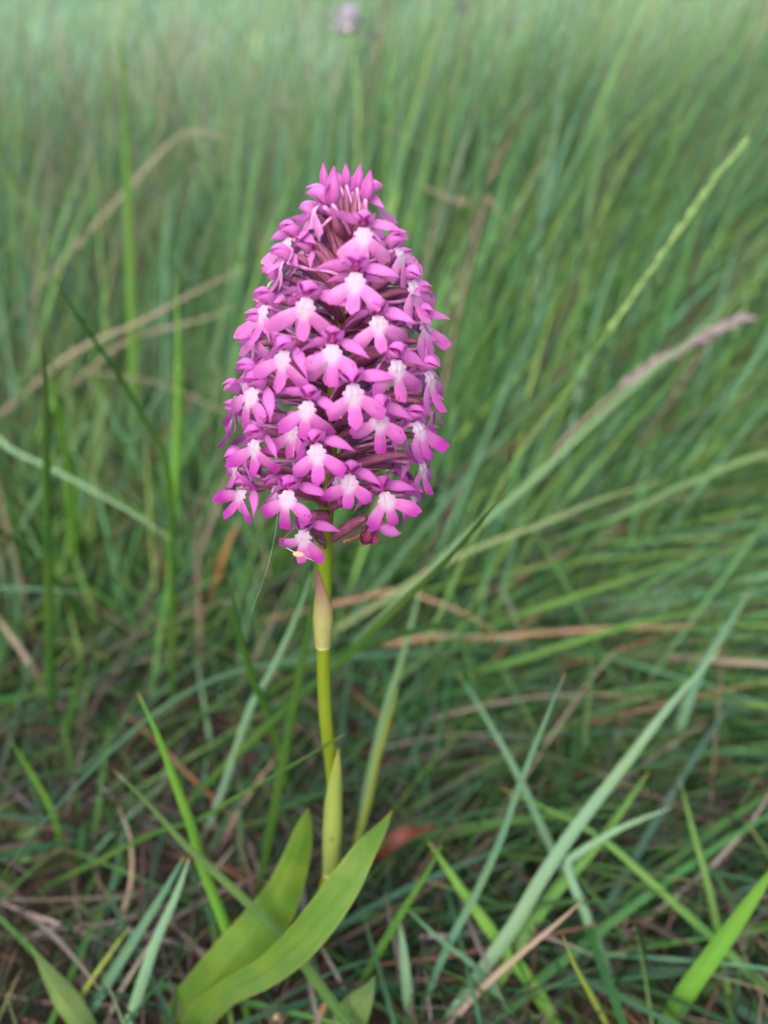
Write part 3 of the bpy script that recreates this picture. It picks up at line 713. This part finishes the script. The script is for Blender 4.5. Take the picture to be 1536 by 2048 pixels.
def sheath(name, cpix, rads, half, az0, mat, flare, label=None):
    """partial tube round the stem; half = angular half extent along it; az0 = side it opens away from"""
    n, m = 26, 17
    c = spline([Py(u, v, PLY) for u, v in cpix], n); T = unit(np.gradient(c, axis=0))
    t = np.linspace(0, 1, n)
    rd = np.interp(t, np.linspace(0, 1, len(rads)), rads) * MM; hf = np.interp(t, np.linspace(0, 1, len(half)), half)
    azc = R(az0); s = np.linspace(-1, 1, m)
    a = azc + np.radians(hf)[:, None] * s[None]
    D = np.stack([np.cos(a), -np.sin(a), 0 * a], -1)
    fl = np.interp(t, np.linspace(0, 1, len(flare)), flare) * MM
    out = np.array([math.cos(azc), -math.sin(azc), 0])
    V = c[:, None] + D * rd[:, None, None] + out * fl[:, None, None]
    V += D * (np.sin(s * 40)[None, :, None] * .00003)
    st = np.stack([np.repeat(t[:, None], m, 1), np.repeat(s[None], n, 0), 0 * a], -1)
    o = link(name, mesh(name, [(V.reshape(-1, 3) - OB, grid_faces(n, m), st.reshape(-1, 3))]), mat, orchid)
    if label: o['label'] = label
sheath('sheath_leaf', [(646, 1292), (647, 1240), (648, 1200), (648, 1165), (647, 1132)], [1.58, 1.85, 2.05, 1.95, 1.75, 1.65, 1.62], [179, 179, 150, 105, 66, 36, 5], 125, M_SHEATH, [0, 0.05, .1, .1, .05, .1, .25], 'papery sheath with a brown pointed tip clasping the stem')
sheath('sheath_leaf', [(662, 1745), (665, 1660), (667, 1580), (668, 1530), (670, 1482)], [2.0, 2.2, 2.35, 2.15, 1.85, 1.7, 1.65], [170, 165, 150, 110, 75, 40, 5], 70, M_SHEATH2, [0, 0, .05, .1, .2, .5, .7], 'green sheath with an open pointed tip low on the stem')
link('leaf_scar', mesh('leaf_scar', [ellipsoid(Py(663, 1677, PLY - .0021) - OB, (.5 * MM, .35 * MM, .7 * MM), 7, 8, None, .15, 2)]), M_WITHER, orchid)

def leaf_px(name, pts, mat, parent, origin, color, cup=0.0, fold=0.0, nv=11, n=46, wave=.02, seed=1, roll=0.0, tw=None):
    """pts: (u, v, y-plane, width px). First point is the base."""
    Q = [(*Py(u, v, y), w_ * depth_y(v, y) / F) for (u, v, y, w_) in pts]
    S = spline(Q, n); c = S[:, :3]
    T = unit(np.gradient(c, axis=0)); view = unit(c - CAM); X = unit(np.cross(T, view))
    t = np.linspace(0, 1, n)
    twist = np.full(n, roll) if tw is None else np.interp(t, np.linspace(0, 1, len(tw)), tw)
    p = patch(c - origin, np.maximum(S[:, 3], 1e-5), X, cup, nv, fold, wave, seed, twist)
    return link(name, mesh(name, [p]), mat, parent, color)
leaf_px('leaf', [(330, 2100, PLY, 80), (385, 2020, PLY, 100), (450, 1940, PLY + .001, 104), (510, 1870, PLY + .003, 96), (560, 1795, PLY + .005, 74), (596, 1705, PLY + .007, 50), (608, 1655, PLY + .008, 30), (616, 1617, PLY + .009, 2)],
        M_LEAF, orchid, OB, (.058, .140, .014), cup=.10, fold=.42, seed=4, tw=[0, .1, .1, 0])
leaf_px('leaf', [(385, 2080, PLY - .002, 60), (405, 2030, PLY - .004, 62), (455, 1985, PLY - .008, 50), (530, 1945, PLY - .012, 56), (590, 1895, PLY - .014, 66), (645, 1832, PLY - .014, 70), (692, 1765, PLY - .012, 64), (732, 1700, PLY - .009, 46), (765, 1655, PLY - .008, 23), (784, 1622, PLY - .007, 2)],
        M_LEAF, orchid, OB, (.076, .165, .028), cup=-.22, fold=-.12, wave=.05, seed=8, tw=[.2, -.1, 0, .15])

# ------------------------------------------------------------------ traced grass blades
BC = dict(green=(.050, .150, .022), bright=(.070, .205, .020), dark=(.022, .080, .012), pale=(.13, .25, .16), blue=(.058, .15, .095), yellow=(.17, .23, .04), soft=(.075, .16, .065),
          tan=(.27, .20, .165), salmon=(.28, .155, .11), orange=(.34, .15, .05), brown=(.18, .09, .06), grey=(.25, .215, .205))
def blade(name, label, cat, pts, d0, d1, wpx, color, fold=.35, prof='blade', group=None, mat=None, roll=None, n=34, nv=5, sag=0):
    """pts from tip to root in pixels; d0 depth at the tip, d1 at the root (0: where the ground is)"""
    if d1 == 0:
        u, v = pts[-1]; d1 = float(depth_uv(G(u, v)[None])[0][0])
    k = np.array(pts, float); s = np.r_[0, np.cumsum(np.linalg.norm(np.diff(k, axis=0), axis=1))]; s /= s[-1]
    D = d0 + (d1 - d0) * s
    Q = np.array([P(u, v, d) for (u, v), d in zip(pts, D)])[::-1]
    # carry a blade that ends in the air on down to the soil
    low = Q[0]
    if low[2] > .004:
        dr = unit(Q[0] - Q[1]); dr[2] = min(dr[2], -.35); k_ = low[2] / -dr[2]
        Q = np.vstack([low + dr * k_ - np.array([0, 0, .002]), low + dr * k_ * .5, Q]) if k_ < .25 else np.vstack([low * np.array([1, 1, 0]) - dr * np.array([0, 0, 0]), Q])
    S = spline(Q, n); T = unit(np.gradient(S, axis=0)); X = unit(np.cross(T, unit(S - CAM)))
    t = np.linspace(0, 1, n)
    dm = depth_uv(S)[0]
    wd = wpx * np.mean([d0, d1]) / F * 1.15
    if prof == 'blade': w_ = wd * np.minimum(1, .6 + t * 1.5) * (1 - t ** 3.0) ** .75
    elif prof == 'lance': w_ = wd * np.minimum(1, .5 + t) * np.cos(np.clip((t - .3) / .7, 0, 1) * np.pi / 2) ** 1.3
    else: w_ = wd * (1 - .5 * t)
    w_ = np.maximum(w_, 2e-5)
    rl = random.uniform(-.3, .3) if roll is None else roll
    tw = rl + np.linspace(-.2, .3, n) * random.uniform(-1, 1)
    o0 = S[0].copy()
    if prof == 'stalk': p = tube(S - o0, w_ / 2, 7)
    else: p = patch(S - o0, w_, X, cup=.1, nv=nv, fold=fold, wave=.03, seed=len(label), twist=tw)
    o = link(name, mesh(name, [p]), mat or M_BLADE, None, BC[color] if isinstance(color, str) else color)
    o.location = o0
    return tag(o, label, cat, group, 'thing')
GB = 'single blades of grass around the orchid'
BL = [
 ('dark upright blade with a brownish tip at the far left edge', [(80, 650), (90, 760), (92, 900), (95, 1050), (98, 1200), (102, 1360)], .20, .31, 19, 'dark'),
 ('long thin green blade slanting up to the left from the upright grass', [(95, 530), (160, 640), (230, 740), (290, 840), (330, 920), (345, 1050), (345, 1200)], .21, .30, 15, 'dark'),
 ('pale bluish blade crossing behind the dark upright blade', [(350, 1082), (240, 1012), (130, 952), (30, 905), (-60, 870)], .28, .34, 11, (.13, .235, .145)),
 ('long pale green blade reaching down to the left edge below the mid height', [(0, 1758), (80, 1652), (220, 1505), (340, 1405), (450, 1352), (560, 1325), (660, 1318)], .185, .30, 12, 'blue'),
 ('dark green blade with a clipped pale tip standing over brown litter', [(273, 1380), (315, 1470), (352, 1570), (385, 1660), (400, 1720), (450, 1850), (480, 1960), (502, 2060)], .200, 0, 19, 'bright'),
 ('dark blade lying across the front of the orchid leaf', [(225, 1538), (300, 1612), (370, 1690), (480, 1792), (578, 1892), (640, 1975)], .205, .205, 19, 'dark'),
 ('dark green upright blade just left of the orchid stem', [(655, 1080), (628, 1200), (604, 1320), (580, 1440), (556, 1570), (532, 1700), (512, 1800)], .185, .262, 18, 'dark'),
 ('short green blade with a sharp tip left of the sheath', [(460, 1153), (480, 1265), (510, 1365), (538, 1432), (560, 1500), (580, 1600)], .180, .30, 16, 'green'),
 ('pale blue-green blade slanting behind the stem to the lower left', [(625, 1140), (590, 1240), (545, 1340), (505, 1410), (470, 1510), (440, 1600), (400, 1690)], .225, 0, 15, 'pale'),
 ('long dark blade rising right with its sharp tip beside the flowers', [(1023, 965), (960, 1045), (880, 1132), (785, 1222), (690, 1315), (610, 1382), (500, 1482), (400, 1580), (330, 1660)], .168, 0, 17, 'dark'),
 ('low green blade with its tip right of the sheath pointing right', [(962, 1228), (880, 1248), (800, 1270), (700, 1300), (600, 1345), (500, 1410)], .200, .34, 13, 'dark'),
 ('thin blade whose tip crosses in front of the lower stem', [(692, 1466), (640, 1498), (560, 1545), (460, 1602), (400, 1638), (300, 1670), (200, 1720)], .172, .24, 11, 'dark'),
 ('thin blade with an orange tip right of the lower sheath', [(797, 1372), (778, 1440), (755, 1520), (738, 1600), (712, 1690), (700, 1760)], .225, 0, 11, 'yellow'),
 ('dark green blade right behind the lower sheath', [(850, 1130), (830, 1220), (800, 1330), (770, 1430), (740, 1560), (715, 1700), (705, 1760)], .29, .27, 14, 'soft'),
 ('slender blue-green blade with its tip free over the dark litter at right', [(1133, 1338), (1090, 1440), (1042, 1560), (1000, 1680), (950, 1790), (890, 1905), (830, 2060)], .205, 0, 14, 'blue'),
 ('broad pale shining blade sweeping up across the lower right', [(1445, 1295), (1350, 1400), (1250, 1530), (1150, 1660), (1080, 1765), (1030, 1850), (960, 1950), (885, 2060)], .235, .222, 24, (.10, .20, .12)),
 ('green underside blade beside the broad pale blade', [(1300, 1540), (1200, 1680), (1120, 1770), (1060, 1850), (1000, 1950), (930, 2060)], .25, .226, 24, 'green'),
 ('blade bent sharply at a pale knee in the lower right', [(1350, 1612), (1240, 1658), (1150, 1712), (1136, 1732), (1165, 1810), (1215, 1935)], .240, .236, 16, 'pale'),
 ('blue-green blade falling right from the top of the litter patch', [(912, 1340), (980, 1450), (1040, 1560), (1100, 1690), (1160, 1800)], .27, .25, 15, 'blue'),
 ('long green blade running down to the right edge near the bottom', [(1000, 1575), (1180, 1662), (1300, 1762), (1420, 1872), (1560, 2000)], .25, .222, 16, 'green'),
 ('broad bright green blade at the lower right edge', [(1560, 1720), (1470, 1850), (1420, 1920), (1370, 1990), (1325, 2070)], .205, .222, 34, 'bright'),
 ('broad green blade sloping down to the right at the bottom', [(855, 1680), (930, 1790), (1000, 1888), (1060, 1965), (1120, 2065)], .235, .225, 24, 'bright'),
 ('small stiff blade with a cream tip at the bottom right', [(1124, 1866), (1150, 1930), (1180, 1985), (1220, 2060)], .188, .215, 11, 'yellow'),
 ('pale bluish blade standing up from the bottom edge', [(798, 1840), (806, 1900), (812, 1960), (822, 2060)], .225, .228, 19, 'pale'),
 ('short blade with a yellow tip right of the orchid leaves', [(883, 1690), (856, 1742), (800, 1832), (742, 1930), (700, 2000)], .205, .235, 14, 'green'),
 ('thin blue-green blade falling right below the orchid leaf', [(800, 1805), (880, 1880), (960, 1945), (1045, 2060)], .22, .225, 11, 'blue'),
 ('light green blade bending down from the crossing blades at bottom left', [(380, 1712), (352, 1790), (312, 1880), (282, 1970), (252, 2065)], .205, .222, 20, 'pale'),
 ('dark blue-green blade beside the light one at bottom left', [(368, 1712), (320, 1795), (252, 1902), (202, 1985), (160, 2065)], .212, .226, 19, 'blue'),
 ('thin yellow-green blade at the bottom left corner', [(262, 1850), (200, 1935), (155, 2005), (132, 2065)], .215, .224, 9, 'yellow'),
 ('long dark blade lying towards the lower left edge', [(-30, 1905), (80, 1842), (200, 1782), (300, 1728), (410, 1655)], .24, 0, 15, 'dark'),
 ('faint green blade below the lying dark blade at left', [(-30, 1990), (60, 1930), (150, 1880), (240, 1800), (330, 1730)], .25, 0, 13, 'soft'),
 ('long pale blade rising to the upper right beside the seed spike', [(1480, 570), (1400, 660), (1300, 745), (1200, 832), (1050, 972), (930, 1072), (840, 1160)], .34, .35, 13, (.10, .20, .09)),
 ('pale straw-green blade arching low to the right', [(1330, 960), (1200, 1000), (1080, 1050), (970, 1090), (880, 1130), (800, 1180)], .33, .35, 11, (.15, .20, .09)),
 ('blue-green blade reaching in from the right edge at mid height', [(1090, 1085), (1250, 1025), (1380, 965), (1560, 930)], .34, .36, 13, 'soft'),
 ('dark blurred blade leaning right above the flowers', [(1068, 215), (990, 355), (925, 465), (850, 600)], .30, .33, 17, (.012, .055, .008)),
 ('second dark blurred blade leaning right further right', [(1215, 215), (1140, 390), (1060, 520), (960, 700)], .30, .34, 17, (.014, .060, .009)),
 ('tall blurred bright blade rising in the upper left', [(238, 30), (248, 200), (255, 400), (262, 640)], .36, .42, 20, 'green'),
 ('blurred upright blade left of the flower spike', [(352, 540), (356, 700), (352, 860), (345, 1040)], .31, .35, 15, 'bright'),
 ('yellow-green upright blade right of the dark left blade', [(100, 700), (118, 820), (140, 960), (152, 1120), (158, 1230)], .30, 0, 17, 'bright'),
 ('pale blade lying level at the left edge', [(195, 1188), (100, 1180), (0, 1176), (-80, 1180)], .30, .34, 11, 'blue'),
 ('dark blade dropping in from the left edge below the middle', [(-30, 1045), (40, 1090), (110, 1160), (190, 1260)], .27, .36, 13, 'dark'),
 ('straight green blade fanning right over the brown hollow', [(1400, 1110), (1280, 1150), (1150, 1195), (1020, 1240), (900, 1290)], .33, .36, 14, 'green'),
 ('blue-green blade curving right under the salmon straw', [(1420, 1220), (1280, 1245), (1130, 1290), (1000, 1330), (880, 1350)], .30, .35, 15, 'green'),
 ('long level green blade at the lower right edge', [(1545, 1490), (1400, 1520), (1250, 1500), (1080, 1480), (900, 1440)], .30, .33, 14, 'green'),
 ('arching blade near the right edge reaching the broad pale one', [(1500, 1180), (1450, 1260), (1400, 1340), (1360, 1450), (1330, 1560)], .30, .31, 18, 'blue'),
 ('upright thin blade in the right middle', [(1182, 1290), (1180, 1370), (1172, 1450), (1160, 1540)], .27, .31, 9, 'soft'),
 ('green blade falling from the right middle into the corner', [(1360, 1560), (1390, 1680), (1420, 1790), (1440, 1900)], .25, .235, 14, 'green'),
 ('young bright blade in front of the brown litter at left', [(20, 1480), (70, 1560), (110, 1640), (125, 1730)], .25, 0, 11, 'bright'),
 ('green blade in the lower left leaning left', [(170, 1290), (150, 1390), (130, 1480), (120, 1560)], .28, 0, 14, 'dark'),
 ('slim blade low at left crossing the grey stems', [(30, 2048), (100, 1930), (160, 1810), (230, 1690)], .22, .27, 11, 'dark'),
]
for (lab, pts, d0, d1, wp, c) in BL:
    blade('blade_of_grass', lab, 'grass blade', pts, d0, d1, wp, c, group=GB)
ST = [
 ('salmon coloured dry straw lying level right of the stem', [(1398, 1253), (1250, 1256), (1100, 1266), (980, 1276), (860, 1274)], .33, .35, 13, 'salmon'),
 ('thin pinkish dry straw crossing above the level one', [(1005, 1272), (940, 1232), (870, 1202), (790, 1180), (720, 1196)], .33, .36, 10, 'salmon'),
 ('orange dry leaf tip in the right middle', [(1186, 1048), (1130, 1074), (1080, 1092), (1010, 1120)], .40, .42, 17, 'orange'),
 ('tan dead stem pointing up right near the bottom', [(1170, 1796), (1110, 1850), (1000, 1942), (930, 2010), (880, 2065)], .205, .222, 12, 'tan'),
 ('pale dry stalk bent over behind the right of the flowers', [(1030, 580), (1130, 582), (1190, 600), (1262, 645), (1320, 700)], .44, .46, 13, (.27, .22, .17)),
 ('long tan straw crossing the left grass towards the flowers', [(505, 528), (400, 580), (280, 645), (150, 705), (50, 790)], .40, .44, 12, (.24, .20, .16)),
 ('second fainter tan straw under the long one', [(480, 610), (400, 640), (300, 665), (240, 690), (180, 740)], .41, .45, 11, (.24, .20, .16)),
 ('dry bent stalk in the upper left', [(480, 285), (370, 264), (270, 360), (190, 450), (90, 560)], .46, .50, 11, (.25, .21, .16)),
 ('short pale dead leaf behind the top right of the flowers', [(838, 370), (910, 402), (1005, 462)], .44, .46, 24, 'tan'),
 ('orange-brown dry stem in the left grass below the flowers', [(480, 1040), (450, 1100), (425, 1180), (400, 1260)], .36, .40, 12, 'orange'),
 ('curved tan grass stem in the lower left litter', [(236, 1610), (262, 1680), (262, 1770), (235, 1850), (205, 1910)], .25, .25, 9, 'tan'),
 ('grey-pink dead straw among the lower left stems', [(0, 1915), (90, 1860), (200, 1850), (330, 1880), (420, 1905)], .25, .25, 11, 'grey'),
 ('grey dead stem crossing the lower left litter', [(470, 1690), (400, 1770), (300, 1820), (180, 1850)], .26, .27, 9, 'grey'),
 ('pale dry stem from the crossing blades to the bottom edge', [(330, 1840), (280, 1920), (240, 1985), (210, 2055)], .225, .227, 8, 'grey'),
 ('short reddish dry leaf beside the small leaf at the bottom', [(662, 1985), (645, 2020), (622, 2065)], .215, .223, 14, 'salmon'),
 ('thin dry stem running down to the bottom below the leaf', [(640, 1890), (680, 1960), (710, 2030), (720, 2060)], .225, .227, 8, 'grey'),
]
for (lab, pts, d0, d1, wp, c) in ST:
    blade('dry_straw', lab, 'straw', pts, d0, d1, wp, c, group='dry straws and dead stems', fold=.5)
blade('small_leaf', 'pale green broad pointed leaf rising at the bottom left corner', 'leaf', [(58, 1884), (95, 1945), (132, 2000), (180, 2065)], .205, .222, 46, (.16, .27, .11), prof='lance', nv=9, roll=.1, fold=.2, mat=M_LEAF)
blade('small_leaf', 'blue-green pointed leaf rising from the bottom edge right of the spider', 'leaf', [(752, 1948), (735, 1985), (708, 2025), (672, 2080)], .195, .220, 66, (.11, .21, .10), prof='lance', nv=9, roll=.1, fold=.15, mat=M_LEAF)

# seed heads
def seed_head(name, label, cat, stalk, d0, d1, head_t, npk, spk_len, color, scol, lean=.35, wpx=6):
    S = spline([P(u, v, d0 + (d1 - d0) * k / (len(stalk) - 1)) for k, (u, v) in enumerate(stalk)][::-1], 60)
    if S[0][2] > .005: S = np.vstack([spline([G(*stalk[-1]) * np.array([1, 1, 0]) + np.array([0, 0, -.002]), S[0]], 8)[:-1], S]) if False else S
    root = empty(name, Vector(S[0])); tag(root, label, cat)
    o0 = S[0]
    link('stalk', mesh('stalk', [tube(S - o0, np.linspace(wpx, wpx * .45, len(S)) * (d0 + d1) / 2 / F / 2, 6)]), M_BLADE, root, color)
    i0 = int(len(S) * head_t); T = unit(np.gradient(S, axis=0)); X = unit(np.cross(T, unit(S - CAM)))
    for k in range(npk):
        i = min(len(S) - 1, i0 + int((len(S) - 1 - i0) * (k + .5) / npk)); sd = -1 if k % 2 else 1
        dr = unit(T[i] + X[i] * sd * lean + rng.normal(0, .06, 3))
        p = spline([S[i] - o0, S[i] - o0 + dr * spk_len * .5, S[i] - o0 + dr * spk_len], 7)
        link('spikelet', mesh('spikelet', [tube(p, wprof(7, .3, .4) * spk_len * .15, 6)]), M_BLADE, root, scol)
seed_head('grass_seed_head', 'long green grass flower spike leaning to the upper right', 'seed head',
          [(1492, 282), (1410, 385), (1330, 500), (1232, 640), (1140, 772), (1040, 905), (960, 1050), (900, 1180), (850, 1290)], .285, .31, .62, 34, .0058, (.14, .25, .06), (.16, .27, .09), .12, 6)
seed_head('grass_seed_head', 'purplish grey dry seed head behind the long blades at right', 'seed head',
          [(1482, 636), (1400, 676), (1340, 710), (1278, 748), (1180, 830), (1080, 930)], .36, .40, .45, 18, .009, (.24, .19, .16), (.26, .19, .24), .25, 9)

# far flowers
M_FAR = mat_simple('far_petal', (.66, .62, .72), (.44, .36, .50), 160, .6, .3)
M_FARP = mat_simple('far_purple_petal', (.36, .20, .40), (.26, .13, .30), 160, .6, .3)
def far_flower(label, u, v, d, size, color, stem_to):
    head = P(u, v, d); x, y = head[0], head[1]
    g = np.array([x + .02, y, float(terrain(x, y))]) if stem_to is None else P(*stem_to)
    root = empty('wildflower', Vector(g)); tag(root, label, 'wildflower', 'blurred flowers in the far grass')
    pth = spline([g - g, (head - g) * .5 + np.array([.004, 0, 0]), head - g], 14)
    link('stem', mesh('stem', [tube(pth, .0012, 6)]), M_BLADE, root, (.15, .27, .09))
    hp = []
    for k in range(46):
        a = k * 2.4; z = 1 - 2 * (k + .5) / 46; r = math.sqrt(1 - z * z)
        dr = np.array([r * math.cos(a), r * math.sin(a), z * .8 + .1]) ; c = head - g + dr * size * .45
        cr = unit(np.cross(dr, (0.2, .1, 1)))
        hp.append(patch(spline([c, c + dr * size * .35, c + dr * size * rng.uniform(.35, .95) + np.array([0, 0, -.1 * size])], 5), wprof(5, .4, .5) * size * .5, cr, .2, 3))
    link('flower_head', mesh('flower_head', hp), M_FAR if stem_to else M_FARP, root, color)
    link('calyx', mesh('calyx', [ellipsoid(head - g - np.array([0, 0, size * .45]), (size * .4, size * .4, size * .3), 6, 8)]), M_BLADE, root, BC['dark'])
far_flower('pale lilac blurred flower on a tall stem above the spike', 695, 42, .50, .0100, (.62, .60, .70), (712, 380, .46))
far_flower('small purple blurred flower at the top right', 1016, 46, .75, .0095, (.42, .24, .44), None)
far_flower('tiny lilac blurred flower at the top edge', 926, 12, .8, .008, (.44, .30, .46), None)
far_flower('faint purple blurred flower right of the tall stemmed one', 752, 72, .85, .007, (.36, .24, .40), None)
far_flower('faint purple blurred flower lower in the far grass at right', 930, 152, .75, .007, (.36, .24, .40), None)

# reddish dead leaf, herb and lichen flake
M_RED = mat_simple('dead_red_leaf', (.06, .010, .008), (.13, .035, .015), 200, .7, .1)
Q = spline([G(740, 1735) + np.array([0, 0, .003]), P(775, 1690, .262), P(815, 1665, .262), P(860, 1655, .27), P(892, 1652, .275)], 16)
o = link('dead_leaf', mesh('dead_leaf', [patch(Q - Q[0], wprof(16, .5, .35) * .0048, unit(np.cross(np.gradient(Q, axis=0), Q - CAM)), -.5, 9, .1, .22, 5)]), M_RED); o.location = Q[0]
tag(o, 'curled rusty red dead leaf on the litter right of the orchid leaves', 'dead leaf')
M_HERB = mat_simple('herb_leaf_skin', (.06, .14, .03), (.11, .21, .05), 150, .5, .25)
base = G(15, 1720); herb = tag(empty('herb', Vector(base)), 'low broad-leaved green herb at the left edge', 'herb')
for k in range(7):
    a = k * .95 + .2; dr = np.array([math.cos(a), math.sin(a), .35]); L = .014 + .006 * (k % 3)
    link('leaf', mesh('leaf', [patch(spline([(0, 0, 0), dr * L * .5 + np.array([0, 0, .003]), dr * L], 9), wprof(9, .2, .5) * L * .55, (-math.sin(a), math.cos(a), 0), .25, 7, .1, .1, k)]), M_HERB, herb)
M_LICH = mat_simple('lichen_skin', (.36, .40, .38), (.20, .24, .20), 350, .8)
for (u, v, s, lab) in ((270, 1432, .0042, 'pale grey lichen flake on the litter at left'), (130, 1462, .0026, 'small pale lichen bit at the lower left'), (258, 1190, .003, 'lilac-grey scrap of litter deep in the left grass')):
    c = G(u, v, .006); o = link('lichen', mesh('lichen', [ellipsoid((0, 0, 0), (s, s * .8, s * .35), 8, 12, None, .22, int(u)), ellipsoid((s * .7, s * .2, s * .2), (s * .5, s * .6, s * .3), 7, 9, None, .25, 5)]), M_LICH)
    o.location = c; tag(o, lab, 'lichen')

# cocoon hung on silk, spider, beetle
M_SILK = mat_simple('silk', (.8, .8, .82), (.9, .9, .9), 500, .3, .3)
M_COC = mat_simple('cocoon_skin', (.50, .22, .16), (.60, .32, .24), 8, .7, .15, .2, (1, 10))
cp = P(598, 1109, depth_y(1109, PLY - .019))
coc = tag(empty('cocoon', Vector(cp)), 'tiny pinkish cocoon slung on silk under the lowest flower', 'cocoon')
rm = Matrix.Rotation(R(12), 3, 'Y')
link('case', mesh('case', [ellipsoid((0, 0, 0), (.00105, .0005, .00052), 10, 12, rm, .02)]), M_COC, coc)
for (u, v) in ((573, 1096), (628, 1122)):
    q = P(u, v, depth_y(v, PLY - .018)) - cp
    link('silk_thread', mesh('silk_thread', [tube(spline([(0, 0, 0), q], 4), .000035, 4)]), M_SILK, coc)
def thread(lab, pts, r=.000012):
    Q = spline([Py(u, v, y) for u, v, y in pts], 16); o = link('silk_thread', mesh('silk_thread', [tube(Q - Q[0], r, 4)]), M_SILK); o.location = Q[0]; tag(o, lab, 'spider silk')
thread('fine silk thread hanging from the left flowers down over the grass', [(556, 1020, PLY - .012), (548, 1080, PLY - .012), (530, 1150, PLY - .008), (500, 1230, PLY - .002)])
thread('fine silk thread running up between the flowers at left', [(596, 845, PLY - .017), (588, 900, PLY - .018), (586, 960, PLY - .018)], .000014)
sp0 = P(553, 2030, .206)
spd = tag(empty('spider', Vector(sp0)), 'small dark spider with pale yellow spots at the bottom edge', 'spider')
M_SPB = mat_simple('spider_body', (.010, .010, .012), (.03, .028, .025), 2500, .35)
M_SPL = mat_simple('spider_leg', (.20, .15, .06), (.05, .04, .02), 3000, .5)
M_SPY = mat_simple('spider_spot', (.60, .52, .25), (.7, .65, .45), 3000, .5)
link('abdomen', mesh('abdomen', [ellipsoid((0, 0, .0003), (.00085, .0009, .00135), 10, 12)]), M_SPB, spd)
link('head', mesh('head', [ellipsoid((0, -.0001, -.0015), (.0006, .0006, .0007), 8, 10)]), M_SPB, spd)
for k in range(11):
    a = -.9 + 1.8 * ((k * .37) % 1); z = -.0006 + .0019 * k / 10
    d_ = math.sqrt(max(.02, 1 - ((z - .0003) / .00135) ** 2))
    link('spot', mesh('spot', [ellipsoid((.00085 * d_ * math.sin(a), -.0009 * d_ * math.cos(a), z), (.00013, .00009, .00017), 5, 6)]), M_SPY, spd)
for k in range(8):
    sd = -1 if k % 2 else 1; j = k // 2; a = (-.9 + .62 * j)
    kn = np.array([sd * .0018 * math.cos(a), -.0010, -.0010 + .0020 * math.sin(a) + .0006]); en = np.array([sd * .0030 * math.cos(a), .0004, -.0012 + .0036 * math.sin(a)])
    link('leg', mesh('leg', [tube(spline([(sd * .0004, -.0001, -.0013), kn, en], 9), np.linspace(.00013, .00005, 9), 5)]), M_SPL, spd)
bp = Py(643, 652, PLY - .006)
bt = tag(empty('beetle', Vector(bp)), 'tiny black beetle half hidden between the flowers', 'beetle')
link('body', mesh('body', [ellipsoid((0, 0, 0), (.0011, .0006, .0006), 9, 10, Matrix.Rotation(R(-20), 3, 'Y')), ellipsoid((-.0012, 0, -.0003), (.0004, .0004, .0004), 7, 8)]), M_SPB, bt)
for k in range(6):
    sd = -1 if k % 2 else 1; x = (k // 2 - 1) * .0006
    link('leg', mesh('leg', [tube(spline([(x, 0, sd * .0003), (x * 1.3, -.0004, sd * .0009), (x * 1.8, 0, sd * .0013)], 6), .00006, 4)]), M_SPB, bt)
